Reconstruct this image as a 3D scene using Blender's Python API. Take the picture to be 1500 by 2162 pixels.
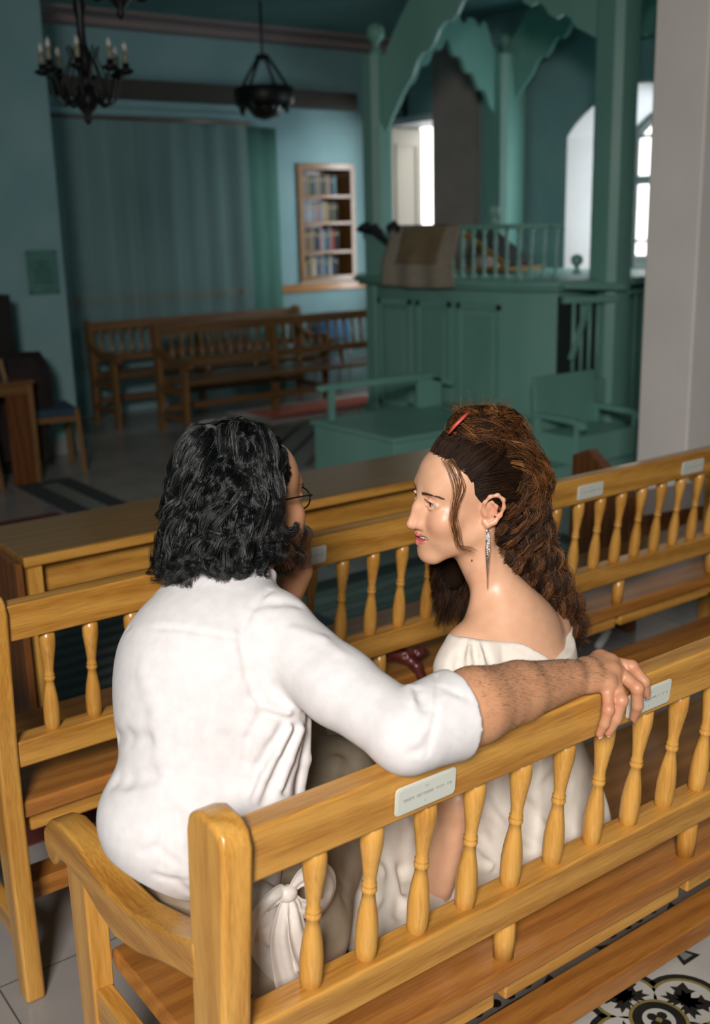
import bpy, bmesh, math, random
import numpy as np
from mathutils import Vector, Matrix

random.seed(7)
scene = bpy.context.scene
for _o in list(bpy.data.objects):
    bpy.data.objects.remove(_o)

# ------------------------------------------------------------ camera, world, light, exposure
cam_data = bpy.data.cameras.new('camera')
cam = bpy.data.objects.new('camera', cam_data)
scene.collection.objects.link(cam)
scene.camera = cam
cam_data.sensor_fit = 'HORIZONTAL'
cam_data.sensor_width = 24.0
cam_data.lens = 2261.44 / 1500 * 24.0
cam_data.clip_start = 0.05
cam_data.clip_end = 60
_R = ((0.80459222, -0.17122728, 0.56860583), (-0.59332692, -0.19248787, 0.78160833), (-0.02438295, -0.96624512, -0.256468))
_m = Matrix.Identity(4)
for i in range(3):
    _m[i][0] = _R[i][0]; _m[i][1] = -_R[i][1]; _m[i][2] = -_R[i][2]
_m[0][3], _m[1][3], _m[2][3] = 0.0, 0.0, 1.6
cam.matrix_world = _m
cam_data.dof.use_dof = True
cam_data.dof.focus_distance = 1.75
cam_data.dof.aperture_fstop = 3.4

scene.view_settings.view_transform = 'Standard'
scene.view_settings.look = 'None'
scene.view_settings.exposure = 0.0
scene.view_settings.gamma = 1.0
scene.view_settings.use_curve_mapping = False

world = bpy.data.worlds.new('room_ambient')
scene.world = world
world.use_nodes = True
_bg = world.node_tree.nodes['Background']
_bg.inputs[0].default_value = (0.22, 0.60, 0.62, 1)
_bg.inputs[1].default_value = 0.06


def area(name, loc, target, sx, sy, power, col):
    d = bpy.data.lights.new(name, 'AREA')
    d.shape = 'RECTANGLE'; d.size = sx; d.size_y = sy; d.energy = power; d.color = col
    o = bpy.data.objects.new(name, d)
    scene.collection.objects.link(o)
    o.location = loc
    o.rotation_euler = (Vector(target) - Vector(loc)).to_track_quat('-Z', 'Y').to_euler()
    return o


# tall window behind the photographer, door daylight and window daylight at the far side
_kl = area('window_light_behind', (-1.5, -1.4, 3.0), (1.25, 1.45, 0.55), 0.9, 1.1, 114, (1.0, 0.945, 0.90)); _kl.data.spread = math.radians(118)
_dl = area('door_daylight', (7.22, 8.48, 1.75), (6.25, 9.25, 1.65), 0.25, 1.7, 4.5, (0.84, 0.93, 1.0)); _dl.data.spread = math.radians(75)
area('window_daylight', (7.42, 5.72, 1.85), (5.95, 9.25, 1.45), 0.30, 1.1, 9, (0.74, 0.88, 1.0))
area('window_daylight_side', (7.50, 5.75, 1.75), (4.6, 5.2, 0.6), 0.30, 1.1, 4, (0.88, 0.94, 1.0))

# ------------------------------------------------------------ helpers
COL = scene.collection


def tag(o, label=None, cat=None, group=None, kind=None):
    if label: o['label'] = label
    if cat: o['category'] = cat
    if group: o['group'] = group
    if kind: o['kind'] = kind
    return o


def empty(name, loc=(0, 0, 0), rz=0.0):
    o = bpy.data.objects.new(name, None)
    o.empty_display_size = 0.1
    COL.objects.link(o)
    o.location = loc; o.rotation_euler = (0, 0, rz)
    return o


def copy_tree(o, parent=None):
    c = o.copy(); COL.objects.link(c); c.parent = parent
    for ch in list(o.children):
        copy_tree(ch, c)
    return c


class MB:
    """collects shapes that belong to one part"""
    def __init__(s):
        s.v = []; s.f = []; s.mi = []; s.sm = []

    def add(s, vs, fs, smooth=False, mi=0):
        b = len(s.v)
        s.v += [tuple(v) for v in vs]
        for f in fs:
            s.f.append([b + i for i in f]); s.mi.append(mi); s.sm.append(smooth)

    def box(s, x0, x1, y0, y1, z0, z1, mi=0):
        vs = [(x0, y0, z0), (x1, y0, z0), (x1, y1, z0), (x0, y1, z0), (x0, y0, z1), (x1, y0, z1), (x1, y1, z1), (x0, y1, z1)]
        s.add(vs, [(0, 3, 2, 1), (4, 5, 6, 7), (0, 1, 5, 4), (1, 2, 6, 5), (2, 3, 7, 6), (3, 0, 4, 7)], mi=mi)

    def beam(s, a, b, w, d, up=(0, 0, 1), mi=0):
        a = Vector(a); b = Vector(b); t = (b - a).normalized(); u = Vector(up)
        x = t.cross(u)
        if x.length < 1e-4: x = t.cross(Vector((0, 1, 0)))
        x.normalize(); y = x.cross(t).normalized()
        vs = []
        for p in (a, b):
            for (i, j) in ((-1, -1), (1, -1), (1, 1), (-1, 1)):
                vs.append(p + x * (w / 2 * i) + y * (d / 2 * j))
        s.add(vs, [(0, 1, 2, 3), (7, 6, 5, 4), (0, 4, 5, 1), (1, 5, 6, 2), (2, 6, 7, 3), (3, 7, 4, 0)], mi=mi)

    def prism(s, pts, axis, a, b, mi=0):
        """polygon pts in the plane across axis, extruded from a to b"""
        n = len(pts)
        def mk(p, t):
            if axis == 'x': return (t, p[0], p[1])
            if axis == 'y': return (p[0], t, p[1])
            return (p[0], p[1], t)
        vs = [mk(p, a) for p in pts] + [mk(p, b) for p in pts]
        fs = [tuple(range(n - 1, -1, -1)), tuple(range(n, 2 * n))]
        for i in range(n):
            j = (i + 1) % n
            fs.append((i, j, n + j, n + i))
        s.add(vs, fs, mi=mi)

    def lathe(s, prof, base=(0, 0, 0), axis=(0, 0, 1), n=16, mi=0, smooth=True):
        """prof: list of (radius, height)"""
        ax = Vector(axis).normalized()
        q = Vector((0, 0, 1)).rotation_difference(ax)
        B = Vector(base)
        vs = []; fs = []
        for (r, h) in prof:
            for k in range(n):
                a = 2 * math.pi * k / n
                vs.append(B + q @ Vector((r * math.cos(a), r * math.sin(a), h)))
        for i in range(len(prof) - 1):
            for k in range(n):
                k2 = (k + 1) % n
                fs.append((i * n + k, i * n + k2, (i + 1) * n + k2, (i + 1) * n + k))
        fs.append(tuple(range(n - 1, -1, -1)))
        m = (len(prof) - 1) * n
        fs.append(tuple(range(m, m + n)))
        s.add(vs, fs, smooth=smooth, mi=mi)

    def tube(s, pts, rad, n=8, mi=0, flat=1.0):
        """smooth tube through points; rad number or list"""
        P = [Vector(p) for p in pts]
        if not isinstance(rad, (list, tuple)): rad = [rad] * len(P)
        up = Vector((0, 0, 1)); vs = []; fs = []
        prev = None
        for i, p in enumerate(P):
            t = (P[min(i + 1, len(P) - 1)] - P[max(i - 1, 0)])
            if t.length < 1e-9: t = Vector((0, 0, 1))
            t.normalize()
            if prev is None:
                x = t.cross(up)
                if x.length < 1e-3: x = t.cross(Vector((1, 0, 0)))
                x.normalize()
            else:
                x = (prev - t * prev.dot(t)).normalized()
            prev = x
            y = t.cross(x)
            for k in range(n):
                a = 2 * math.pi * k / n
                vs.append(p + x * (rad[i] * math.cos(a)) + y * (rad[i] * flat * math.sin(a)))
        for i in range(len(P) - 1):
            for k in range(n):
                k2 = (k + 1) % n
                fs.append((i * n + k, i * n + k2, (i + 1) * n + k2, (i + 1) * n + k))
        fs.append(tuple(range(n - 1, -1, -1))); m = (len(P) - 1) * n
        fs.append(tuple(range(m, m + n)))
        s.add(vs, fs, smooth=True, mi=mi)

    def grid(s, fn, nu, nv, mi=0, thick=0.0):
        """surface fn(u,v)->point for u,v in 0..1; with thickness it is a closed sheet"""
        P = [[Vector(fn(i / nu, j / nv)) for j in range(nv + 1)] for i in range(nu + 1)]
        W = nv + 1
        vs = [P[i][j] for i in range(nu + 1) for j in range(nv + 1)]
        fs = [(i * W + j, (i + 1) * W + j, (i + 1) * W + j + 1, i * W + j + 1) for i in range(nu) for j in range(nv)]
        if thick:
            N = []
            for i in range(nu + 1):
                for j in range(nv + 1):
                    a = P[min(i + 1, nu)][j] - P[max(i - 1, 0)][j]; b = P[i][min(j + 1, nv)] - P[i][max(j - 1, 0)]
                    nn = a.cross(b)
                    N.append(nn.normalized() if nn.length > 1e-9 else Vector((0, 0, 1)))
            m = len(vs)
            vs = vs + [v - n_ * thick for v, n_ in zip(vs, N)]
            fs = fs + [tuple(m + k for k in reversed(f)) for f in list(fs)]
            edge = [(i, 0) for i in range(nu + 1)] + [(nu, j) for j in range(1, nv + 1)] + [(i, nv) for i in range(nu - 1, -1, -1)] + [(0, j) for j in range(nv - 1, 0, -1)]
            ids = [i * W + j for i, j in edge]
            for k in range(len(ids)):
                a = ids[k]; b = ids[(k + 1) % len(ids)]
                fs.append((b, a, m + a, m + b))
        s.add(vs, fs, smooth=True, mi=mi)

    def build(s, name, mats, parent=None, bevel=0.0, seg=2, loc=None, rz=None, sub=0):
        me = bpy.data.meshes.new(name)
        me.from_pydata(s.v, [], s.f)
        if not isinstance(mats, (list, tuple)): mats = [mats]
        for m in mats: me.materials.append(m)
        me.polygons.foreach_set('material_index', s.mi)
        me.polygons.foreach_set('use_smooth', s.sm)
        me.update()
        o = bpy.data.objects.new(name, me)
        COL.objects.link(o)
        if parent: o.parent = parent
        if loc: o.location = loc
        if rz: o.rotation_euler = (0, 0, rz)
        if bevel:
            b = o.modifiers.new('bevel', 'BEVEL'); b.width = bevel; b.segments = seg; b.limit_method = 'ANGLE'; b.angle_limit = math.radians(40)
            for p in me.polygons: p.use_smooth = True
            b.harden_normals = True
        if sub:
            q = o.modifiers.new('sub', 'SUBSURF'); q.levels = sub; q.render_levels = sub
        return o


def mat(name, col, rough=0.5, spec=0.5, metal=0.0, coat=0.0, sss=0.0, trans=0.0):
    m = bpy.data.materials.new(name); m.use_nodes = True
    b = m.node_tree.nodes['Principled BSDF']
    b.inputs['Base Color'].default_value = (*col, 1)
    b.inputs['Roughness'].default_value = rough
    b.inputs['Specular IOR Level'].default_value = spec
    b.inputs['Metallic'].default_value = metal
    b.inputs['Coat Weight'].default_value = coat
    b.inputs['Coat Roughness'].default_value = 0.18
    if sss:
        b.inputs['Subsurface Weight'].default_value = sss
        b.inputs['Subsurface Radius'].default_value = (0.012, 0.005, 0.003)
        b.inputs['Subsurface Scale'].default_value = 1.0
    b.inputs['Transmission Weight'].default_value = trans
    return m


def nodes(m):
    nt = m.node_tree
    return nt, nt.nodes, nt.links, nt.nodes['Principled BSDF']


def noisy(m, c1, c2, scale=6.0, detail=4.0, stretch=(1, 1, 1), bump=0.0, lo=0.35, hi=0.65, bscale=None, coords='Object'):
    nt, N, L, b = nodes(m)
    tc = N.new('ShaderNodeTexCoord'); mp = N.new('ShaderNodeMapping'); mp.inputs['Scale'].default_value = stretch
    nz = N.new('ShaderNodeTexNoise'); nz.inputs['Scale'].default_value = scale; nz.inputs['Detail'].default_value = detail
    cr = N.new('ShaderNodeValToRGB')
    cr.color_ramp.elements[0].position = lo; cr.color_ramp.elements[0].color = (*c1, 1)
    cr.color_ramp.elements[1].position = hi; cr.color_ramp.elements[1].color = (*c2, 1)
    L.new(tc.outputs[coords], mp.inputs[0]); L.new(mp.outputs[0], nz.inputs['Vector']); L.new(nz.outputs['Fac'], cr.inputs[0])
    L.new(cr.outputs[0], b.inputs['Base Color'])
    if bump:
        n2 = N.new('ShaderNodeTexNoise'); n2.inputs['Scale'].default_value = bscale or scale * 3; n2.inputs['Detail'].default_value = 3
        bp = N.new('ShaderNodeBump'); bp.inputs['Strength'].default_value = bump; bp.inputs['Distance'].default_value = 0.01
        L.new(mp.outputs[0], n2.inputs['Vector']); L.new(n2.outputs['Fac'], bp.inputs['Height']); L.new(bp.outputs[0], b.inputs['Normal'])
    return m


def wood(name, c1, c2, axis='x', rough=0.32, coat=0.35):
    m = mat(name, c1, rough, 0.5, coat=coat)
    nt, N, L, b = nodes(m)
    tc = N.new('ShaderNodeTexCoord'); mp = N.new('ShaderNodeMapping')
    st = {'x': (0.5, 9, 9), 'y': (9, 0.5, 9), 'z': (9, 9, 0.5)}[axis]
    mp.inputs['Scale'].default_value = st
    oi = N.new('ShaderNodeObjectInfo')
    ad = N.new('ShaderNodeVectorMath'); ad.operation = 'ADD'
    mu = N.new('ShaderNodeVectorMath'); mu.operation = 'SCALE'; mu.inputs['Scale'].default_value = 3.0
    cx = N.new('ShaderNodeCombineXYZ')
    L.new(oi.outputs['Random'], cx.inputs[0]); L.new(oi.outputs['Random'], cx.inputs[1]); L.new(cx.outputs[0], mu.inputs[0])
    L.new(tc.outputs['Object'], ad.inputs[0]); L.new(mu.outputs[0], ad.inputs[1]); L.new(ad.outputs[0], mp.inputs[0])
    n1 = N.new('ShaderNodeTexNoise'); n1.inputs['Scale'].default_value = 2.2; n1.inputs['Detail'].default_value = 3; n1.inputs['Distortion'].default_value = 0.6
    wv = N.new('ShaderNodeTexWave'); wv.wave_type = 'BANDS'; wv.bands_direction = 'DIAGONAL'; wv.inputs['Scale'].default_value = 1.3
    wv.inputs['Distortion'].default_value = 5.0; wv.inputs['Detail'].default_value = 2.0; wv.inputs['Detail Scale'].default_value = 1.0
    n2 = N.new('ShaderNodeTexNoise'); n2.inputs['Scale'].default_value = 34; n2.inputs['Detail'].default_value = 4
    for q in (n1, wv, n2): L.new(mp.outputs[0], q.inputs['Vector'])
    a1 = N.new('ShaderNodeMath'); a1.operation = 'MULTIPLY_ADD'; a1.inputs[1].default_value = 0.20
    L.new(wv.outputs['Fac'], a1.inputs[0]); 
    m1 = N.new('ShaderNodeMath'); m1.operation = 'MULTIPLY'; m1.inputs[1].default_value = 0.30; L.new(n1.outputs['Fac'], m1.inputs[0]); L.new(m1.outputs[0], a1.inputs[2])
    a2 = N.new('ShaderNodeMath'); a2.operation = 'MULTIPLY_ADD'; a2.inputs[1].default_value = 0.55
    L.new(n2.outputs['Fac'], a2.inputs[0]); L.new(a1.outputs[0], a2.inputs[2])
    cr = N.new('ShaderNodeValToRGB')
    cr.color_ramp.elements[0].position = 0.34; cr.color_ramp.elements[0].color = (*c1, 1)
    cr.color_ramp.elements[1].position = 0.66; cr.color_ramp.elements[1].color = (*c2, 1)
    L.new(a2.outputs[0], cr.inputs[0]); L.new(cr.outputs[0], b.inputs['Base Color'])
    bp = N.new('ShaderNodeBump'); bp.inputs['Strength'].default_value = 0.04; bp.inputs['Distance'].default_value = 0.002
    L.new(n2.outputs['Fac'], bp.inputs['Height']); L.new(bp.outputs[0], b.inputs['Normal'])
    return m


O1, O2 = (0.36, 0.150, 0.022), (0.60, 0.305, 0.062)
OAK_X = wood('oak_grain_along', O1, O2, 'x')
OAK_Y = wood('oak_grain_across', O1, O2, 'y')
OAK_Z = wood('oak_grain_upright', (0.44, 0.195, 0.030), (0.64, 0.335, 0.072), 'z')
OAK_SHADE = wood('oak_painted_shade', (0.27, 0.095, 0.018), (0.44, 0.18, 0.036), 'x')  # same oak, darker and redder: shade on the low parts put into the colour
DESK_TOP = wood('desk_top_oak', (0.19, 0.095, 0.022), (0.27, 0.14, 0.036), 'x', rough=0.34)
DARKWOOD = wood('dark_brown_wood', (0.10, 0.032, 0.010), (0.19, 0.068, 0.018), 'z')
FAROAK = wood('oak_far_darkened', (0.16, 0.072, 0.026), (0.25, 0.125, 0.045), 'x')  # far oak and its upright twin: dimmer light put into the colour
FAROAK_Z = wood('oak_far_darkened_upright', (0.18, 0.085, 0.028), (0.29, 0.15, 0.05), 'z')
TEAL = noisy(mat('teal_paint', (0.1, 0.3, 0.25), 0.42), (0.185, 0.415, 0.350), (0.235, 0.480, 0.405), 3.0, 4, (1, 1, 0.3), bump=0.08)
TEAL_WALL = noisy(mat('teal_wall_plaster', (0.2, 0.45, 0.43), 0.8), (0.235, 0.42, 0.445), (0.29, 0.48, 0.495), 2.0, 5, bump=0.05, bscale=30)
CEIL = noisy(mat('teal_ceiling', (0.1, 0.3, 0.28), 0.8), (0.10, 0.24, 0.24), (0.12, 0.27, 0.27), 2.0, 3)
PINK = mat('faded_pink_plaster', (0.32, 0.25, 0.25), 0.8)
WHITEWALL = noisy(mat('white_plaster', (0.7, 0.66, 0.62), 0.85), (0.85, 0.78, 0.74), (0.90, 0.83, 0.79), 3.0, 5, bump=0.06, bscale=60)
CREAM = mat('cream_paint', (0.55, 0.53, 0.45), 0.6)
DADO = wood('orange_dado_wood', (0.42, 0.16, 0.04), (0.55, 0.25, 0.07), 'x')
IRON = mat('black_iron', (0.008, 0.008, 0.008), 0.45, metal=0.3)
DUCTM = mat('brown_metal_duct', (0.055, 0.045, 0.035), 0.6)
BLACKCLOTH = noisy(mat('black_cloth', (0.02, 0.012, 0.012), 0.9), (0.014, 0.009, 0.009), (0.03, 0.018, 0.018), 10)
NAVY = mat('navy_upholstery', (0.03, 0.06, 0.10), 0.9)
BLUE = mat('blue_plastic', (0.03, 0.16, 0.30), 0.4)
CANDLE = mat('ivory_candle_tube', (0.22, 0.21, 0.14), 0.5)
BULB = mat('clear_bulb_glass', (0.9, 0.85, 0.8), 0.1, trans=0.6)


def emission(name, col, s):
    m = bpy.data.materials.new(name); m.use_nodes = True
    nt = m.node_tree; nt.nodes.clear()
    e = nt.nodes.new('ShaderNodeEmission'); e.inputs[0].default_value = (*col, 1); e.inputs[1].default_value = s
    o = nt.nodes.new('ShaderNodeOutputMaterial'); nt.links.new(e.outputs[0], o.inputs[0])
    return m


SKYGLOW = emission('daylight_sky', (1.0, 0.97, 0.95), 4.0)

# ------------------------------------------------------------ the room
FAR_Y, RX = 9.25, 7.15


def floor_material():
    m = mat('grey_stone_floor', (0.3, 0.3, 0.3), 0.22, 0.5)
    nt, N, L, b = nodes(m)
    tc = N.new('ShaderNodeTexCoord')
    mp = N.new('ShaderNodeMapping'); mp.inputs['Location'].default_value = (0.56, 0.13, 0)
    mp.inputs['Rotation'].default_value = (0, 0, math.radians(90))
    L.new(tc.outputs['Object'], mp.inputs[0])
    br = N.new('ShaderNodeTexBrick'); br.offset = 0.5
    br.inputs['Scale'].default_value = 1.0; br.inputs['Brick Width'].default_value = 0.62; br.inputs['Row Height'].default_value = 0.33
    br.inputs['Mortar Size'].default_value = 0.0022; br.inputs['Mortar Smooth'].default_value = 0.3
    br.inputs['Color1'].default_value = (0.31, 0.29, 0.27, 1); br.inputs['Color2'].default_value = (0.35, 0.33, 0.31, 1); br.inputs['Mortar'].default_value = (0.07, 0.07, 0.07, 1)
    nz = N.new('ShaderNodeTexNoise'); nz.inputs['Scale'].default_value = 4; nz.inputs['Detail'].default_value = 6
    mx = N.new('ShaderNodeMix'); mx.data_type = 'RGBA'; mx.blend_type = 'OVERLAY'; mx.inputs[0].default_value = 0.35
    L.new(mp.outputs[0], br.inputs['Vector']); L.new(mp.outputs[0], nz.inputs['Vector'])
    L.new(br.outputs['Color'], mx.inputs[6]); L.new(nz.outputs['Fac'], mx.inputs[7]); L.new(mx.outputs[2], b.inputs['Base Color'])
    return m


FLOOR = floor_material()
b = MB(); b.box(-3.5, 9.0, -3.0, 9.6, -0.08, 0.0)
tag(b.build('floor', FLOOR), kind='structure')
b = MB(); b.box(-3.5, 7.3, -2.6, 9.5, 3.38, 3.5)
tag(b.build('ceiling', CEIL), kind='structure')
# far wall (solid) with the book niche cut out
b = MB()
NX0, NX1, NZ0, NZ1 = 6.12, 6.82, 1.08, 2.23
b.box(-3.5, NX0, FAR_Y, FAR_Y + 0.4, 0, 3.4); b.box(NX1, 7.7, FAR_Y, FAR_Y + 0.4, 0, 3.4)
b.box(NX0, NX1, FAR_Y, FAR_Y + 0.4, 0, NZ0); b.box(NX0, NX1, FAR_Y, FAR_Y + 0.4, NZ1, 3.4)
b.box(NX0, NX1, FAR_Y + 0.3, FAR_Y + 0.4, NZ0, NZ1)
tag(b.build('wall_far', TEAL_WALL), kind='structure')
# left wall block, its end face is the pillar beside the curtain
b = MB(); b.box(-3.5, 3.05, 7.73, FAR_Y, 0, 3.4)
tag(b.build('wall_left', TEAL_WALL, bevel=0.01), kind='structure')
b = MB(); b.box(-3.5, 3.07, 7.715, FAR_Y, 0, 0.12)
tag(b.build('baseboard_left', mat('stone_skirting', (0.30, 0.32, 0.30), 0.5)), kind='structure')


def arch_pts(y0, y1, zs, rise, n=14):
    """points along an arch from y0 to y1"""
    out = []
    for i in range(n + 1):
        t = i / n
        out.append((y0 + (y1 - y0) * t, zs + rise * math.sin(math.pi * t) ** 0.8))
    return out


WY0, WY1, WZ0, WZS, WRISE = 5.15, 6.63, 1.16, 2.30, 0.34
DY0, DY1, DZ = 8.37, 9.12, 2.62
b = MB()
X0, X1 = RX, 7.6
b.box(X0, X1, 2.2, WY0, 0, 3.4); b.box(X0, X1, WY1, DY0, 0, 3.4); b.box(X0, X1, DY1, 9.6, 0, 3.4)
b.box(X0, X1, DY0, DY1, DZ, 3.4); b.box(X0, X1, WY0, WY1, 0, WZ0)
ap = arch_pts(WY0, WY1, WZS, WRISE)
b.prism(ap + [(WY1, 3.4), (WY0, 3.4)], 'x', X0, X1)
tag(b.build('wall_right', TEAL_WALL), kind='structure')
# splayed white reveal of the arched window
b = MB()
GY0, GY1 = 5.35, 6.30
inn = arch_pts(WY0, WY1, WZS, WRISE, 16); out = arch_pts(GY0, GY1, WZS - 0.02, WRISE - 0.1, 16)
inn = [(WY0, WZ0)] + inn + [(WY1, WZ0)]; out = [(GY0, WZ0 + 0.02)] + out + [(GY1, WZ0 + 0.02)]
vs = [(RX - 0.004, p[0], p[1]) for p in inn] + [(X1 - 0.02, p[0], p[1]) for p in out]
n = len(inn)
fs = [(i, (i + 1) % n, n + (i + 1) % n, n + i) for i in range(n)]
b.add(vs, fs)
_rv = b.build('trim_1', WHITEWALL)
_sol = _rv.modifiers.new('s', 'SOLIDIFY'); _sol.thickness = 0.015
tag(_rv, kind='structure')
# arched window: frame, mullions, glass
w = empty('window_1', (X1 - 0.02, 5.825, WZ0)); tag(w, kind='structure')
WF = mat('window_frame_paint', (0.12, 0.16, 0.15), 0.4)
fr = MB()
fo = [(GY0, WZ0)] + arch_pts(GY0, GY1, WZS - 0.02, WRISE - 0.1, 16) + [(GY1, WZ0)]
fi = [(GY0 + 0.05, WZ0 + 0.05)] + arch_pts(GY0 + 0.05, GY1 - 0.05, WZS - 0.04, WRISE - 0.13, 16) + [(GY1 - 0.05, WZ0 + 0.05)]
n = len(fo)
for x in (0,):
    vs = [(0.03, p[0] - 5.825, p[1] - WZ0) for p in fo] + [(0.03, p[0] - 5.825, p[1] - WZ0) for p in fi] + [(-0.03, p[0] - 5.825, p[1] - WZ0) for p in fo] + [(-0.03, p[0] - 5.825, p[1] - WZ0) for p in fi]
    fs = []
    for i in range(n):
        j = (i + 1) % n
        fs += [(i, j, n + j, n + i), (2 * n + j, 2 * n + i, 3 * n + i, 3 * n + j), (n + i, n + j, 3 * n + j, 3 * n + i), (j, i, 2 * n + i, 2 * n + j)]
    fr.add(vs, fs)
fr.build('window_frame', WF, w)
mu = MB()
for z in (0.27, 0.77, 1.12): mu.box(-0.015, 0.015, -0.44, 0.44, z - (0.035 if z == 0.77 else 0.012), z + (0.035 if z == 0.77 else 0.012))
for y in (-0.16, 0.16): mu.box(-0.012, 0.012, y - 0.012, y + 0.012, 0.05, 1.3)
mu.build('glazing_bars', WF, w)
GLASS = mat('window_glass', (1, 1, 1), 0.02, trans=1.0)
gl = MB(); gl.prism([(p[0] - 5.825, p[1] - WZ0) for p in fi], 'x', -0.003, 0.003)
gl.build('glass_pane', GLASS, w)
# outside daylight
b = MB(); b.box(9.3, 9.35, 3.5, 12.0, 0.0, 5.0)
tag(b.build('outdoor_sky', SKYGLOW), kind='structure')
b = MB(); b.box(9.0, 9.2, 3.5, 12.0, 0.0, 1.25)
tag(b.build('outdoor_hedge', noisy(mat('pale_hedge', (0.3, 0.3, 0.25), 0.9), (0.35, 0.33, 0.28), (0.6, 0.5, 0.45), 3)), kind='structure')
# door opening: frame, lintel, half open white leaf
d = empty('door_1', (RX, 8.745, 0)); tag(d, kind='structure')
b = MB(); b.box(-0.02, 0.45, -0.42, -0.375, 0, DZ); b.box(-0.02, 0.45, 0.375, 0.40, 0, DZ); b.box(-0.03, 0.45, -0.42, 0.42, DZ - 0.035, DZ + 0.03)
b.build('door_frame', mat('white_door_frame', (0.6, 0.68, 0.72), 0.5), d)
lf = MB(); lf.box(0.02, 0.43, 0.325, 0.37, 0.01, DZ - 0.05)
for z0, z1 in ((0.2, 1.0), (1.15, 2.4)):
    lf.box(0.08, 0.37, 0.314, 0.325, z0, z0 + 0.02); lf.box(0.08, 0.37, 0.314, 0.325, z1, z1 + 0.02)
    lf.box(0.08, 0.10, 0.314, 0.325, z0, z1); lf.box(0.35, 0.37, 0.314, 0.325, z0, z1)
lf.build('door_leaf', CREAM, d)
hd = MB(); hd.lathe([(0.012, 0), (0.012, 0.03), (0.024, 0.035), (0.024, 0.05), (0.01, 0.058)], (0.40, 0.325, 1.05), (0, -1, 0), 12)
hd.build('door_handle', mat('brass', (0.5, 0.33, 0.1), 0.3, metal=1), d)
# pink plaster pilaster between door and canopy
b = MB(); b.box(RX - 0.05, RX + 0.02, 7.72, 8.33, 0, 3.38)
tag(b.build('trim_2', noisy(mat('warm_grey_pilaster', (0.4, 0.34, 0.32), 0.85), (0.34, 0.29, 0.27), (0.40, 0.34, 0.32), 4)), kind='structure')
# dado rails and crown
b = MB(); b.box(3.05, RX, FAR_Y - 0.03, FAR_Y + 0.01, 0.985, 1.06)
tag(b.build('trim_3', DADO, bevel=0.005), kind='structure')
b = MB(); b.box(3.05, RX, FAR_Y - 0.16, FAR_Y + 0.01, 3.30, 3.385); b.box(3.05, RX, FAR_Y - 0.42, FAR_Y - 0.16, 3.355, 3.385)
tag(b.build('trim_4', PINK), kind='structure')
b = MB(); b.box(3.05, 5.6, FAR_Y - 0.05, FAR_Y + 0.01, 2.60, 2.66); b.box(5.1, 5.45, FAR_Y - 0.07, FAR_Y + 0.01, 2.52, 2.545)
tag(b.build('trim_5', TEAL_WALL, bevel=0.01), kind='structure')
# near white pier at the right
b = MB(); b.box(4.28, 7.0, 3.15, 3.45, 0, 3.6)
tag(b.build('wall_near_right', WHITEWALL, bevel=0.012), kind='structure')

# patterned tile inlays (real coloured pieces laid in the floor)
T_WHITE = noisy(mat('white_cement_tile', (0.6, 0.58, 0.53), 0.35), (0.46, 0.44, 0.40), (0.56, 0.54, 0.49), 7)
T_BLACK = noisy(mat('black_cement_tile', (0.02, 0.02, 0.02), 0.35), (0.008, 0.009, 0.009), (0.022, 0.022, 0.02), 20)
T_OLIVE = mat('olive_cement_tile', (0.24, 0.19, 0.06), 0.35)
T_GREY = mat('grey_cement_tile', (0.22, 0.23, 0.22), 0.35)


def leaf_poly(cx, cy, ang, s):
    """lobed maple-like leaf outline"""
    pts = []
    base = [(0.00, -0.10), (0.05, 0.04), (0.30, -0.18), (0.26, -0.02), (0.52, -0.06), (0.42, 0.10), (0.74, 0.22), (0.50, 0.30), (0.56, 0.50),
            (0.30, 0.40), (0.26, 0.62), (0.44, 0.80), (0.20, 0.84), (0.0, 1.15)]
    full = base + [(-x, y) for x, y in reversed(base[1:-1])]
    c, sn = math.cos(ang), math.sin(ang)
    for x, y in full:
        x *= s; y *= s
        pts.append((cx + x * c - y * sn, cy + x * sn + y * c))
    return pts


def disc(cx, cy, r, n=28):
    return [(cx + r * math.cos(2 * math.pi * i / n), cy + r * math.sin(2 * math.pi * i / n)) for i in range(n)]


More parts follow.
